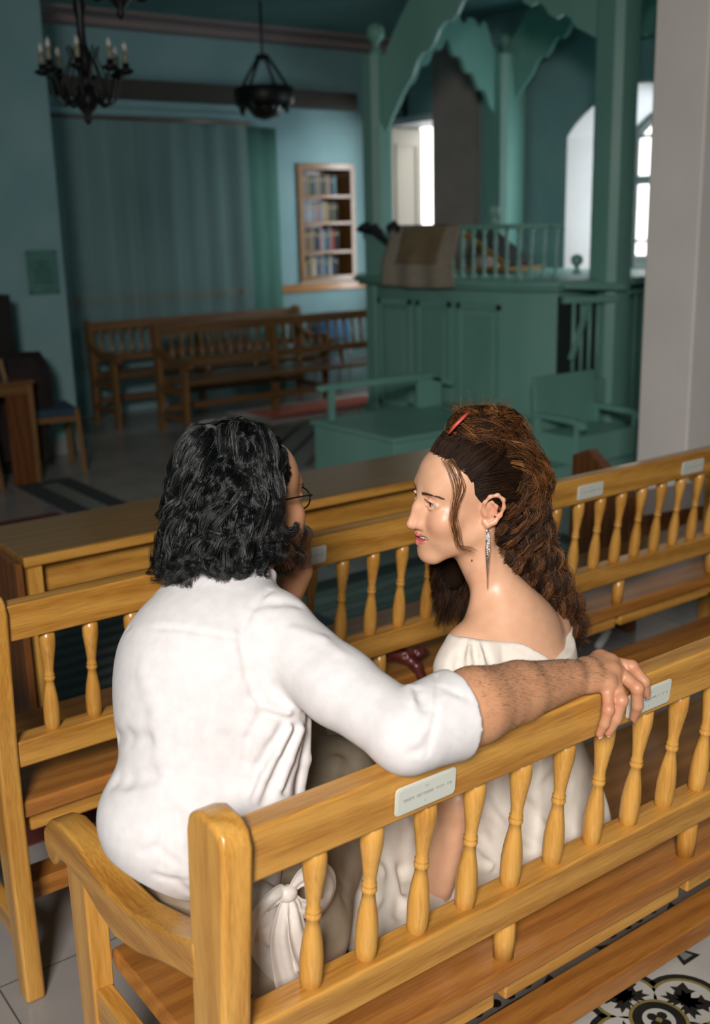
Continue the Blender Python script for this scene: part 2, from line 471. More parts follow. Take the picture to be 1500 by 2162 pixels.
def inlay():
    layers = MB()
    def lay(pts, z, mi): layers.add([(x, y, z) for x, y in pts], [tuple(range(len(pts)))], mi=mi)
    x0, x1, y0, y1 = 0.75, 4.2, 0.1, 1.46
    lay([(x0, y0), (x1, y0), (x1, y1), (x0, y1)], 0.0008, 0)
    Q = 0.42
    cx0, cy0 = 1.585, 1.155
    for i in range(-1, 7):
        for j in range(-2, 2):
            cx, cy = cx0 + i * Q, cy0 + j * Q
            if not (x0 + 0.17 < cx < x1 - 0.17 and cy < y1 + 0.05): continue
            R, off = 0.088, 0.088
            C4 = [(cx + off, cy), (cx, cy + off), (cx - off, cy), (cx, cy - off)]
            ok = lambda p: p[1] < y1 - 0.01
            for (r, mi, z) in ((R, 1, 0.0012), (R - 0.014, 2, 0.0016), (R - 0.022, 0, 0.0020)):
                for (px, py) in C4:
                    if ok((px, py + R)): lay(disc(px, py, r), z, mi)
                if r < R: lay(disc(cx, cy, r * 0.9), z, mi)
            lay(disc(cx, cy, 0.062), 0.0024, 2); lay(disc(cx, cy, 0.054), 0.0026, 1); lay(disc(cx, cy, 0.034), 0.0028, 0)
            for k in range(4):
                a = k * math.pi / 2 + 0.3
                lay(disc(cx + 0.015 * math.cos(a), cy + 0.015 * math.sin(a), 0.011, 12), 0.0030, 1)
            lay(disc(cx, cy, 0.007, 12), 0.0032, 2)
            for k, (px, py) in enumerate(C4):
                if not ok((px, py + R)): continue
                a = k * math.pi / 2
                bx, by = cx + 0.075 * math.cos(a), cy + 0.075 * math.sin(a)
                for da in (-0.62, 0.62):
                    lay(leaf_poly(bx, by, a - math.pi / 2 + da, 0.062), 0.0026, 1)
            # cross bars and scrolls midway between the rosettes
            for k in range(4):
                mx, my = cx + Q / 2, cy + Q / 2
                a = k * math.pi / 2
                ca, sa = math.cos(a), math.sin(a)
                def T(u, v): return (mx + u * ca - v * sa, my + u * sa + v * ca)
                if my + 0.16 > y1: 
                    if T(0.12, 0)[1] > y1 - 0.05: continue
                lay([T(0.0, -0.017), T(0.10, -0.014), T(0.135, -0.03), T(0.135, 0.03), T(0.10, 0.014), T(0.0, 0.017)], 0.0012, 1)
                lay([T(0.01, -0.008), T(0.10, -0.006), T(0.125, -0.015), T(0.125, 0.015), T(0.10, 0.006), T(0.01, 0.008)], 0.0016, 3)
                for sg in (-1, 1):
                    for (u, v, r) in ((0.045, 0.052, 0.022), (0.072, 0.040, 0.016), (0.030, 0.072, 0.015), (0.02, 0.035, 0.013)):
                        if T(u, v * sg)[1] < y1 - 0.03: lay(disc(*T(u, v * sg), r, 16), 0.0012, 1)
                    lay(disc(*T(0.052, 0.058 * sg), 0.008, 10), 0.0018, 0) if T(0.05, 0.06 * sg)[1] < y1 - 0.03 else None
    return layers


tag(inlay().build('patterned_floor', [T_WHITE, T_BLACK, T_OLIVE, T_GREY]), kind='structure')


def mosaic_mat(name, c1, c2, c3, scale):
    m = mat(name, c1, 0.4)
    nt, N, L, b_ = nodes(m)
    tc = N.new('ShaderNodeTexCoord')
    v = N.new('ShaderNodeTexVoronoi'); v.inputs['Scale'].default_value = scale; v.feature = 'F1'
    w_ = N.new('ShaderNodeTexWave'); w_.wave_type = 'RINGS'; w_.inputs['Scale'].default_value = scale * 0.35; w_.inputs['Distortion'].default_value = 3
    cr = N.new('ShaderNodeValToRGB'); cr.color_ramp.interpolation = 'CONSTANT'
    cr.color_ramp.elements[0].color = (*c1, 1); cr.color_ramp.elements[1].position = 0.55; cr.color_ramp.elements[1].color = (*c2, 1)
    e = cr.color_ramp.elements.new(0.8); e.color = (*c3, 1)
    a = N.new('ShaderNodeMath'); a.operation = 'MULTIPLY_ADD'; a.inputs[1].default_value = 0.5
    L.new(tc.outputs['Object'], v.inputs['Vector']); L.new(tc.outputs['Object'], w_.inputs['Vector'])
    L.new(v.outputs['Distance'], a.inputs[0]); L.new(w_.outputs['Fac'], a.inputs[2]); L.new(a.outputs[0], cr.inputs[0])
    L.new(cr.outputs[0], b_.inputs['Base Color'])
    return m


# rugs and tile runners further back
def rug(name, x0, x1, y0, y1, field, border, label, rz=0.0, cat='rug'):
    r_ = empty(name, ((x0 + x1) / 2, (y0 + y1) / 2, 0), rz)
    hx, hy = (x1 - x0) / 2, (y1 - y0) / 2
    q = MB(); q.box(-hx, hx, -hy, hy, 0.0, 0.006); q.build('rug_border', border, r_)
    q = MB(); q.box(-hx + 0.13, hx - 0.13, -hy + 0.13, hy - 0.13, 0.006, 0.009); q.build('rug_field', field, r_)
    tag(r_, label, cat)
    return r_


M_DARKRUG = mosaic_mat('dark_patterned_rug', (0.03, 0.03, 0.035), (0.10, 0.025, 0.02), (0.10, 0.13, 0.11), 9)
M_PALE = mosaic_mat('pale_mosaic_field', (0.30, 0.32, 0.27), (0.04, 0.05, 0.05), (0.24, 0.25, 0.20), 8)
M_REDBORDER = mat('dark_red_rug_border', (0.12, 0.02, 0.015), 0.9)
M_TEALRUG = mosaic_mat('grey_green_mosaic', (0.10, 0.16, 0.14), (0.03, 0.05, 0.05), (0.14, 0.20, 0.18), 6)
M_RED = noisy(mat('red_woven_rug', (0.4, 0.08, 0.04), 0.95), (0.40, 0.09, 0.05), (0.52, 0.16, 0.10), 14)
rug('rug', -0.6, 2.2, 2.62, 6.05, M_DARKRUG, M_REDBORDER, 'dark patterned rug with a red border on the floor under the long desk')
rug('rug', 2.25, 2.62, 5.5, 6.9, M_PALE, mat('dark_rug_edge', (0.04, 0.05, 0.05), 0.9), 'pale rug strip with small dark motifs beside the small oak table')
rug('rug', 2.28, 4.1, 2.75, 3.95, M_TEALRUG, mat('rug_edge_line', (0.05, 0.08, 0.08), 0.8), 'grey green patterned rug in front of the white pier')
rug('rug', 4.75, 6.35, 7.72, 8.50, M_RED, mat('rug_pale_edge', (0.55, 0.50, 0.46), 0.9), 'red rug with a pale edge under the two far pews')
# diagonal striped tiles beside the teal platform
st = MB()
st.box(3.75, 5.2, 6.05, 7.5, 0.0, 0.002, mi=0)
for k in range(8):
    a = -0.55 + k * 0.26
    pts = []
    for t in (0, 1):
        pts.append((3.80 + max(a, 0) + t * (1.35 - abs(a)), 6.10 + max(-a, 0) + t * (1.35 - abs(a))))
    if abs(a) > 1.25: continue
    (xa, ya), (xb, yb) = pts
    wv = 0.016
    st.add([(xa - wv, ya + wv, 0.0035), (xa + wv, ya - wv, 0.0035), (xb + wv, yb - wv, 0.0035), (xb - wv, yb + wv, 0.0035)], [(0, 1, 2, 3)], mi=1)
tag(st.build('striped_floor_tiles', [mat('grey_tile_field', (0.20, 0.20, 0.19), 0.35), mat('dark_tile_stripe', (0.02, 0.02, 0.025), 0.35)]), kind='structure')

# ------------------------------------------------------------ pews
def spindle_mb(x, ytop, ztop, ybot, zbot, r=0.0165, n=14):
    q = MB()
    a = Vector((x, ybot, zbot)); c = Vector((x, ytop, ztop)); h = (c - a).length
    prof = [(0.66, 0.0), (0.95, 0.03), (1.0, 0.10), (1.02, 0.22), (0.86, 0.34), (0.62, 0.44), (0.54, 0.495), (0.66, 0.505), (0.70, 0.52), (0.66, 0.535), (0.56, 0.545), (0.66, 0.553),
            (0.66, 0.56), (0.56, 0.575), (0.60, 0.62), (0.80, 0.74), (1.0, 0.84), (1.02, 0.90), (0.90, 1.0)]
    q.lathe([(r * p, h * t) for p, t in prof], a, c - a, n)
    return q


PLAQUE = mat('pale_enamel_plaque', (0.62, 0.62, 0.54), 0.35, coat=0.3)
PLAQUE_IN = mat('plaque_inner_field', (0.58, 0.60, 0.54), 0.4)
INK = mat('faded_grey_lettering', (0.33, 0.34, 0.31), 0.6)


def pew(name, loc, length, mx, mz, my, label, plaques=(), group=None, detail=True, arms=(True, True), rz=0.0, first=0.105, pitch=0.0935, only=None, mid_post=()):
    """high back pew; local x along, local +y the way people face, back rail face at y=0"""
    r = empty(name, loc, rz)
    W = 0.044
    post = [(-0.012, 0.895), (-0.006, 0.915), (0.010, 0.926), (0.050, 0.928), (0.078, 0.915), (0.086, 0.89), (0.106, 0.6), (0.108, 0.44), (0.080, 0.0), (0.028, 0.0), (0.030, 0.45), (0.022, 0.6)]
    for x in (0.0, length - W):
        q = MB(); q.prism(post, 'x', x, x + W); q.build('post', mz, r, bevel=0.009 if detail else 0)
    for x in mid_post:
        q = MB(); q.prism([(a_, min(z_, 0.84)) for a_, z_ in post], 'x', x, x + W); q.build('post', mz, r, bevel=0.009 if detail else 0)
    q = MB(); q.prism([(0.002, 0.907), (0.010, 0.829), (0.052, 0.829), (0.044, 0.907)], 'x', W, length - W); q.build('top_rail', mx, r, bevel=0.005 if detail else 0)
    q = MB(); q.prism([(0.030, 0.606), (0.036, 0.545), (0.086, 0.545), (0.080, 0.606)], 'x', W, length - W); q.build('middle_rail', mx, r, bevel=0.005 if detail else 0)
    n = int((length - 2 * first) / pitch + 0.5) + 1
    sp0 = None
    for k in range(n):
        if sp0 is None:
            sp0 = spindle_mb(0, 0.031, 0.832, 0.056, 0.603, n=14 if detail else 8).build('spindle', mz, r)
            sp0.location = (first, 0, 0)
        else:
            c = sp0.copy(); COL.objects.link(c); c.location = (first + k * pitch, 0, 0)
    s0 = None
    for k in range(int(length / 0.465)):
        x = 0.535 + k * 0.465
        if x > length - 0.1: break
        if s0 is None:
            q = MB(); q.lathe([(0.017, 0), (0.018, 0.04), (0.0165, 0.09)], (0, 0.072, 0.458), (0, -0.06, 1), 12)
            s0 = q.build('support_dowel', mz, r); s0.location = (x, 0, 0)
        else:
            c = s0.copy(); COL.objects.link(c); c.location = (x, 0, 0)
    q = MB(); q.prism([(0.046, 0.462), (0.046, 0.424), (0.475, 0.424), (0.492, 0.436), (0.492, 0.455), (0.480, 0.462)], 'x', W, length - W)
    q.build('seat', OAK_SHADE if detail else mx, r, bevel=0.006 if detail else 0)
    x = 0.06
    while x < length - 0.1:
        x2 = min(x + 0.447, length - 0.06)
        if x == 0.06: x2 = 0.51
        q = MB(); q.box(x, x2, 0.062, 0.10, 0.382, 0.421); q.build('seat_batten', mx, r, bevel=0.006 if detail else 0)
        x = x2 + 0.022
    q = MB(); q.box(W, length - W, 0.115, 0.185, 0.185, 0.232); q.build('stretcher', OAK_SHADE if detail else mx, r, bevel=0.004 if detail else 0)
    armp = [(0.08, 0.732), (0.14, 0.705), (0.20, 0.685), (0.287, 0.659), (0.364, 0.653), (0.42, 0.663), (0.49, 0.678), (0.55, 0.677), (0.60, 0.660), (0.632, 0.630), (0.634, 0.600), (0.618, 0.578),
            (0.596, 0.574), (0.582, 0.588), (0.572, 0.604), (0.558, 0.602), (0.545, 0.606), (0.468, 0.606), (0.413, 0.588), (0.351, 0.578), (0.266, 0.600), (0.20, 0.628), (0.14, 0.650), (0.08, 0.668)]
    for i, x in enumerate((0.0, length - W)):
        if not arms[i]: continue
        q = MB(); q.prism(armp, 'x', x - 0.002, x + W + 0.004); q.build('armrest', my, r, bevel=0.008 if detail else 0)
        q = MB(); q.prism([(0.475, 0.612), (0.550, 0.606), (0.545, 0.0), (0.488, 0.0)], 'x', x + 0.004, x + W - 0.002); q.build('front_leg', mz, r, bevel=0.005 if detail else 0)
        q = MB(); q.prism([(0.10, 0.40), (0.48, 0.40), (0.48, 0.34), (0.10, 0.34)], 'x', x + 0.008, x + W - 0.006); q.build('side_rail', my, r, bevel=0.003 if detail else 0)
        q = MB(); q.prism([(0.08, 0.17), (0.49, 0.17), (0.49, 0.12), (0.08, 0.12)], 'x', x + 0.008, x + W - 0.006); q.build('side_rail', my, r, bevel=0.003 if detail else 0)
    for i, xc in enumerate(plaques):
        # rounded enamel plate fixed to the back of the top rail, tilted with it
        q = MB(); w2, h2, rr = 0.053, 0.0215, 0.006
        pts = []
        for (sx, sz, a0) in ((1, 1, 0), (-1, 1, 90), (-1, -1, 180), (1, -1, 270)):
            for t in (0, 45, 90):
                a = math.radians(a0 + t)
                pts.append((sx * (w2 - rr) + rr * math.cos(a), sz * (h2 - rr) + rr * math.sin(a)))
        q.prism(pts, 'y', -0.003, 0.0)
        pl = q.build('plaque', PLAQUE, r, bevel=0.001); pl.location = (xc, 0.0035, 0.864); pl.rotation_euler = (math.radians(-5.9) * -1, 0, 0)
        q = MB(); q.prism([(p[0] * 0.93, p[1] * 0.86) for p in pts], 'y', -0.0036, -0.003); fi_ = q.build('plaque_field', PLAQUE_IN, pl)
        rnd = random.Random(5 + i)
        q = MB(); xx = -0.040
        while xx < 0.042:
            wd = rnd.uniform(0.0016, 0.0034)
            if rnd.random() > 0.14:
                q.box(xx, xx + wd * 0.35, -0.0041, -0.0036, -0.0021, 0.0021)
                q.box(xx, xx + wd, -0.0041, -0.0036, rnd.choice((-0.0021, 0.0013)), rnd.choice((-0.0012, 0.0021)) if rnd.random() > 2 else 0.0021 if rnd.random() > 0.5 else -0.0012) if False else q.box(xx, xx + wd, -0.0041, -0.0036, 0.0013, 0.0021)
                if rnd.random() > 0.5: q.box(xx + wd * 0.7, xx + wd, -0.0041, -0.0036, -0.0021, 0.0018)
            xx += wd + 0.0012
        for (cz, nn) in ((0.0115, 2), (-0.0115, 1)):
            for k in range(nn): q.box(-0.003 + k * 0.0035, -0.001 + k * 0.0035, -0.0041, -0.0036, cz - 0.0009, cz + 0.0009)
        q.build('inscription', INK, pl)
    tag(r, label, 'pew', group)
    return r


F1 = pew('pew', (0.515, 0.997, 0), 3.27, OAK_X, OAK_Z, OAK_Y, 'oak pew in the foreground on which the couple sits, its curled armrest nearest the camera',
         plaques=(0.318, 0.782, 1.25, 1.72, 2.18, 2.65), first=0.156, pitch=0.0935)
F2 = pew('pew', (0.560, 1.985, 0), 3.05, OAK_X, OAK_Z, OAK_Y, 'empty oak pew in the next row, directly in front of the couple',
         plaques=(0.746, 1.25, 1.712, 2.176, 2.64), first=0.128, pitch=0.0925)
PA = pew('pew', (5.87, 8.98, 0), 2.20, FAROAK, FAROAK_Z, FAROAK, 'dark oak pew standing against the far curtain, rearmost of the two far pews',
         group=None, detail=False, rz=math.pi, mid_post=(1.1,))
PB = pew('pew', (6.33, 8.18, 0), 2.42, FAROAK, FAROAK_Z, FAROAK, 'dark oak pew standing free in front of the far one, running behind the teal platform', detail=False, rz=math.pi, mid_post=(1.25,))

PA.scale = (1, 1, 0.95); PB.scale = (1, 1, 0.945)

# ------------------------------------------------------------ long desk in front of the second pew
dk = empty('long_desk', (0.91, 2.80, 0))
q = MB(); q.box(0.0, 1.94, 0.0, 0.375, 0.728, 0.752); q.build('desk_top', DESK_TOP, dk, bevel=0.004)
q = MB(); q.box(0.0, 1.94, -0.012, 0.0, 0.724, 0.752); q.build('edge_band', OAK_X, dk, bevel=0.003)
q = MB(); q.box(0.07, 1.88, 0.05, 0.075, 0.625, 0.726); q.build('front_apron', OAK_X, dk, bevel=0.003)
for x in (0.012, 1.89):
    for y in (0.004, 0.33):
        q = MB(); q.box(x, x + 0.042, y, y + 0.04, 0, 0.727); q.build('leg', OAK_Z, dk, bevel=0.003)
q = MB(); q.box(-0.022, -0.002, 0.0, 0.375, 0.02, 0.735); q.build('end_panel', DARKWOOD, dk, bevel=0.003)
q = MB(); q.box(0.055, 1.89, 0.16, 0.20, 0.10, 0.16); q.build('foot_rail', OAK_X, dk, bevel=0.003)
tag(dk, 'long narrow oak desk with a wide dull top in front of the second pew', 'desk')

# low wooden pew end in front of the white pier
lb = empty('low_bench', (3.24, 2.62, 0), math.radians(-12))
q = MB(); q.prism([(0.0, 0.0), (0.42, 0.0), (0.40, 0.66), (0.30, 0.70), (0.02, 0.56)], 'x', 0.0, 0.05); q.build('end_panel', DARKWOOD, lb, bevel=0.006)
q = MB(); q.box(0.05, 1.5, 0.02, 0.36, 0.44, 0.475); q.build('seat', DARKWOOD, lb, bevel=0.004)
q = MB(); q.box(0.05, 1.5, 0.03, 0.06, 0.38, 0.44); q.build('apron', DARKWOOD, lb, bevel=0.003)
q = MB(); q.box(1.0, 1.05, 0.02, 0.34, 0.0, 0.44); q.build('leg', DARKWOOD, lb, bevel=0.003)
tag(lb, 'low dark brown bench with a sloped end panel at the foot of the white pier', 'bench')
sb = MB()
sb.tube([(3.02, 2.58, 0.012), (3.07, 2.60, 0.02), (3.10, 2.60, 0.05), (3.13, 2.64, 0.09)], [0.014, 0.018, 0.016, 0.006], n=8)
tag(sb.build('crumpled_tissue', mat('white_tissue', (0.75, 0.75, 0.75), 0.9)), 'small crumpled white tissue lying beside the low dark bench', 'tissue')

# ------------------------------------------------------------ book niche
bc = empty('bookcase', ((NX0 + NX1) / 2, FAR_Y, NZ0))
hw = (NX1 - NX0) / 2; hh = NZ1 - NZ0
CASE = wood('bookcase_oak', (0.22, 0.095, 0.026), (0.34, 0.165, 0.05), 'x')
q = MB()
q.box(-hw, -hw + 0.055, -0.02, 0.28, 0, hh); q.box(hw - 0.055, hw, -0.02, 0.28, 0, hh)
q.box(-hw + 0.055, hw - 0.055, -0.02, 0.28, hh - 0.06, hh); q.box(-hw + 0.055, hw - 0.055, -0.02, 0.28, 0, 0.05)
q.build('case_frame', CASE, bc, bevel=0.003)
q = MB(); q.box(-hw + 0.055, hw - 0.055, 0.26, 0.28, 0.05, hh - 0.06); q.build('back_panel', DARKWOOD, bc)
SH = [0.05, 0.30, 0.585, 0.845]
for z in SH[1:]:
    q = MB(); q.box(-hw + 0.055, hw - 0.055, -0.015, 0.26, z - 0.028, z); q.build('shelf', CASE, bc, bevel=0.002)
q = MB(); q.box(-hw - 0.02, hw + 0.02, -0.03, 0.0, -0.012, 0.0); q.build('sill', CREAM, bc)
tag(bc, 'oak bookcase set into the far wall, with four shelves of books', 'bookcase')

BOOKC = {'white': (0.62, 0.60, 0.58), 'cream': (0.55, 0.45, 0.28), 'yellow': (0.62, 0.48, 0.16), 'dark green': (0.03, 0.10, 0.09), 'navy': (0.02, 0.06, 0.12), 'light blue': (0.20, 0.42, 0.52),
         'grey': (0.28, 0.28, 0.30), 'lilac': (0.42, 0.40, 0.52), 'brown': (0.20, 0.12, 0.07), 'tan': (0.40, 0.28, 0.17), 'black': (0.02, 0.02, 0.025), 'red': (0.50, 0.06, 0.05), 'pink': (0.55, 0.35, 0.34), 'olive': (0.22, 0.22, 0.10)}
BM = {k: mat('book_cover_' + k.replace(' ', '_'), tuple(c * 0.7 for c in v), 0.7) for k, v in BOOKC.items()}
PAPER = mat('book_pages', (0.6, 0.56, 0.45), 0.9)
shelf_names = ['bottom shelf', 'third shelf down', 'second shelf down', 'top shelf']
rows = [
    ['cream', 'cream', 'dark green', 'yellow', 'white', 'navy', 'grey', 'light blue', 'navy', 'white', 'navy', 'black'],
    ['navy', 'grey', 'brown', 'olive', 'tan', 'navy', 'black', 'pink', 'light blue', 'navy', 'grey', 'red', 'black', 'black'],
    ['white', 'light blue', 'lilac', 'white', 'light blue', 'pink', 'grey', 'lilac', 'yellow', 'tan', 'navy', 'olive', 'black'],
    ['dark green', 'tan', 'grey', 'olive', 'dark green', 'grey', 'tan', 'navy', 'olive', 'pink', 'dark green', 'light blue'],
]
ORD = ['first', 'second', 'third', 'fourth', 'fifth', 'sixth', 'seventh', 'eighth', 'ninth', 'tenth', 'eleventh', 'twelfth', 'thirteenth', 'fourteenth']
rnd = random.Random(3)
for s_, row in enumerate(rows):
    x = NX0 + 0.062; z = NZ0 + SH[s_]
    room = (SH[s_ + 1] - 0.028 if s_ < 3 else hh - 0.06) - SH[s_]
    wid = (NX1 - NX0 - 0.20) / len(row)
    for k, cn in enumerate(row):
        t = wid * rnd.uniform(0.86, 1.06); h = room * rnd.uniform(0.76, 0.90); dpt = rnd.uniform(0.13, 0.17)
        if s_ == 0 and k < 2: h = room * 0.62
        q = MB()
        # cover: spine and two boards around a page block
        y0 = FAR_Y + 0.075
        q.box(x, x + t * 0.93, y0, y0 + 0.004, z, z + h, 0)
        q.box(x, x + 0.003, y0, y0 + dpt, z, z + h, 0); q.box(x + t * 0.93 - 0.003, x + t * 0.93, y0, y0 + dpt, z, z + h, 0)
        q.box(x + 0.003, x + t * 0.93 - 0.003, y0 + 0.004, y0 + dpt - 0.004, z + 0.003, z + h - 0.004, 1)
        q.box(x + t * 0.15, x + t * 0.78, y0 - 0.0012, y0, z + h * 0.68, z + h * 0.80, 2)
        o = q.build('book', [BM[cn], PAPER, BM['cream' if cn != 'cream' else 'brown']])
        tag(o, '%s book, %s from the left on the %s of the wall bookcase' % (cn, ORD[k], shelf_names[s_]), 'book', 'books in the wall bookcase')
        x += t

# ------------------------------------------------------------ fittings on the far wall
q = MB(); q.box(3.70, 6.77, FAR_Y - 0.16, FAR_Y, 2.735, 2.885)
tag(q.build('air_duct', DUCTM, bevel=0.006), 'long brown boxed duct fixed across the far wall under the ceiling', 'duct')


def sheer():
    m = bpy.data.materials.new('sheer_grey_fabric'); m.use_nodes = True
    nt, N, L, b_ = nodes(m)
    b_.inputs['Base Color'].default_value = (0.20, 0.33, 0.32, 1); b_.inputs['Roughness'].default_value = 0.9
    tr = N.new('ShaderNodeBsdfTransparent'); mx = N.new('ShaderNodeMixShader')
    tc = N.new('ShaderNodeTexCoord'); mp = N.new('ShaderNodeMapping'); mp.inputs['Scale'].default_value = (7, 1, 0.12)
    nz = N.new('ShaderNodeTexNoise'); nz.inputs['Scale'].default_value = 2.0; nz.inputs['Detail'].default_value = 4
    mr = N.new('ShaderNodeMapRange'); mr.inputs[1].default_value = 0.35; mr.inputs[2].default_value = 0.65; mr.inputs[3].default_value = 0.52; mr.inputs[4].default_value = 0.80
    L.new(tc.outputs['Object'], mp.inputs[0]); L.new(mp.outputs[0], nz.inputs['Vector']); L.new(nz.outputs['Fac'], mr.inputs[0]); L.new(mr.outputs[0], mx.inputs[0])
    L.new(tr.outputs[0], mx.inputs[1]); L.new(b_.outputs[0], mx.inputs[2])
    L.new(mx.outputs[0], N['Material Output'].inputs['Surface'])
    return m


cu = empty('sheer_curtain', (4.6, FAR_Y - 0.10, 0.45))
q = MB()
q.grid(lambda u, v: (-1.25 + 2.15 * u, 0.004 * math.sin(u * 58) + 0.006 * math.sin(u * 17 + 1) - 0.01, 2.10 * v), 170, 6)
q.build('fabric', sheer(), cu)
q = MB(); q.tube([(-1.3, 0, 2.12), (0.95, 0, 2.12)], 0.012, 8); q.build('curtain_rod', DARKWOOD, cu)
tag(cu, 'wide sheer grey curtain hanging in front of the far wall, left of the bookcase', 'curtain')
cu = empty('wall_shade_strip', (5.65, FAR_Y - 0.07, 0.02))  # added dark strip, stands in for shade on the wall
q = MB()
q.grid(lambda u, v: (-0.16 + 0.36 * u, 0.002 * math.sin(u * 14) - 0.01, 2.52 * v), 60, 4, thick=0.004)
q.build('fabric', noisy(mat('wall_shade_green', (0.04, 0.14, 0.11), 0.95), (0.08, 0.22, 0.18), (0.10, 0.26, 0.215), 6, stretch=(4, 1, 0.3)), cu)
tag(cu, 'dark green strip standing in for wall shade between the sheer curtain and the bookcase', 'curtain')
# plaque on the pillar
pq = empty('wall_notice', (2.875, 7.712, 1.345))
q = MB(); q.box(-0.115, 0.115, -0.006, 0.0, -0.155, 0.155); q.build('notice_board', noisy(mat('aged_green_plate', (0.08, 0.22, 0.19), 0.3, coat=0.4), (0.085, 0.23, 0.20), (0.12, 0.29, 0.25), 8), pq, bevel=0.002)
q = MB(); rn = random.Random(9)
for k in range(6):
    w_ = rn.uniform(0.03, 0.075); zz = 0.07 - k * 0.028
    x = -w_
    while x < w_:
        l_ = rn.uniform(0.008, 0.022); q.box(x, min(x + l_, w_), -0.0075, -0.006, zz - 0.006, zz + 0.006); x += l_ + 0.006
q.build('lettering', mat('dark_green_lettering', (0.02, 0.08, 0.07), 0.6), pq)
q = MB()
for sx in (-1, 1):
    for sz in (-1, 1): q.lathe([(0.007, 0), (0.007, 0.004), (0.003, 0.006)], (sx * 0.10, -0.006, sz * 0.14), (0, -1, 0), 8)
q.build('fixing_screws', IRON, pq)
tag(pq, 'small glassy green notice plate screwed to the teal pillar at the left', 'plaque')
# framed sign above the door
sg = empty('framed_sign', (RX - 0.005, 8.93, 2.755), 0)
q = MB(); q.box(-0.03, 0.0, -0.15, 0.15, -0.10, 0.10); q.build('frame', mat('dark_sign_frame', (0.02, 0.04, 0.05), 0.4), sg, bevel=0.003)
q = MB(); q.box(-0.033, -0.03, -0.13, 0.13, -0.08, 0.08); q.build('sign_panel', mat('grey_green_sign', (0.12, 0.26, 0.26), 0.5), sg)
q = MB()
for k in range(5): q.box(-0.036, -0.033, -0.11 + k * 0.045, -0.085 + k * 0.045, -0.05 + 0.01 * (k % 2), 0.04)
q.build('sign_lettering', IRON, sg)
tag(sg, 'small dark framed sign on the wall above the white door', 'sign')

# ------------------------------------------------------------ hanging lamps
def chandelier(name, loc, r, arms, label, rz=0.0, top=3.38):
    c = empty(name, loc, rz); z0 = loc[2]
    q = MB(); q.tube([(0, 0, 0.52), (0, 0, top - z0)], 0.008, 8); q.build('chain', IRON, c)
    q = MB(); q.lathe([(0.004, -0.15), (0.02, -0.13), (0.012, -0.11), (0.05, -0.07), (0.06, -0.03), (0.03, 0.0), (0.02, 0.03), (0.035, 0.08), (0.045, 0.14), (0.02, 0.20), (0.018, 0.30), (0.03, 0.36), (0.014, 0.42), (0.012, 0.52)], n=14)
    q.build('centre_stem', IRON, c)
    for k in range(arms):
        a = 2 * math.pi * k / arms
        ca, sa = math.cos(a), math.sin(a)
        q = MB()
        pts = []
        for t in np.linspace(0, 1, 14):
            rr = 0.03 + (r - 0.03) * t
            zz = 0.02 - 0.085 * math.sin(math.pi * min(t * 1.15, 1)) + 0.085 * max(0, t - 0.72) / 0.28
            pts.append((rr * ca, rr * sa, zz))
        q.tube(pts, 0.0065, 6)
        q.tube([(0.5 * r * ca, 0.5 * r * sa, -0.06), (0.56 * r * ca, 0.56 * r * sa, 0.03), (0.44 * r * ca, 0.44 * r * sa, 0.09), (0.32 * r * ca, 0.32 * r * sa, 0.14), (0.38 * r * ca, 0.38 * r * sa, 0.19)], 0.0045, 6)
        q.lathe([(0.008, 0), (0.036, 0.012), (0.038, 0.02), (0.014, 0.03), (0.016, 0.05)], (r * ca, r * sa, 0.065), n=12)
        am = q.build('arm', IRON, c)
        q = MB(); q.lathe([(0.012, 0), (0.012, 0.052)], (r * ca, r * sa, 0.112), n=10); q.build('candle_tube', CANDLE, am)
        q = MB(); q.lathe([(0.006, 0), (0.012, 0.014), (0.009, 0.032), (0.001, 0.05)], (r * ca, r * sa, 0.164), n=10); q.build('bulb', BULB, am)
    tag(c, label, 'chandelier')
    return c


chandelier('chandelier', (2.155, 5.0, 2.245), 0.19, 8, 'black iron chandelier with candle bulbs hanging before the left pillar', 0.25)
chandelier('chandelier', (2.17, 4.6, 2.638), 0.21, 6, 'second black chandelier, only its underside showing at the top edge', 0.1)
pe = empty('lantern', (5.0, 8.0, 2.48))
q = MB(); q.tube([(0, 0, 0.50), (0, 0, 0.90)], 0.010, 6); q.build('chain', IRON, pe)
q = MB(); q.lathe([(0.012, 0.46), (0.06, 0.475), (0.055, 0.50), (0.012, 0.51)], n=12); q.build('crown', IRON, pe)
for k in range(4):
    a = k * math.pi / 2 + 0.5
    q = MB(); q.tube([(0.05 * math.cos(a), 0.05 * math.sin(a), 0.475), (0.14 * math.cos(a), 0.14 * math.sin(a), 0.36), (0.22 * math.cos(a), 0.22 * math.sin(a), 0.245)], 0.013, 6); q.build('stay', IRON, pe)
q = MB(); q.lathe([(0.24, 0.25), (0.25, 0.24), (0.245, 0.13), (0.22, 0.10), (0.205, 0.10), (0.21, 0.25)], n=20); q.build('ring_band', IRON, pe)
q = MB(); q.lathe([(0.02, 0.0), (0.09, 0.02), (0.13, 0.07), (0.14, 0.12), (0.13, 0.2), (0.05, 0.25)], n=18); q.build('bowl', mat('smoked_glass', (0.02, 0.015, 0.012), 0.2), pe)
for k in range(4):
    a = k * math.pi / 2 + 0.5
    q = MB(); q.lathe([(0.008, 0.0), (0.022, 0.03), (0.036, 0.09), (0.030, 0.13)], (0.21 * math.cos(a), 0.21 * math.sin(a), 0.04), n=10); q.build('glass_cup', IRON, pe)
tag(pe, 'dark hanging lantern with a glass bowl and slanted stays before the duct', 'lantern')

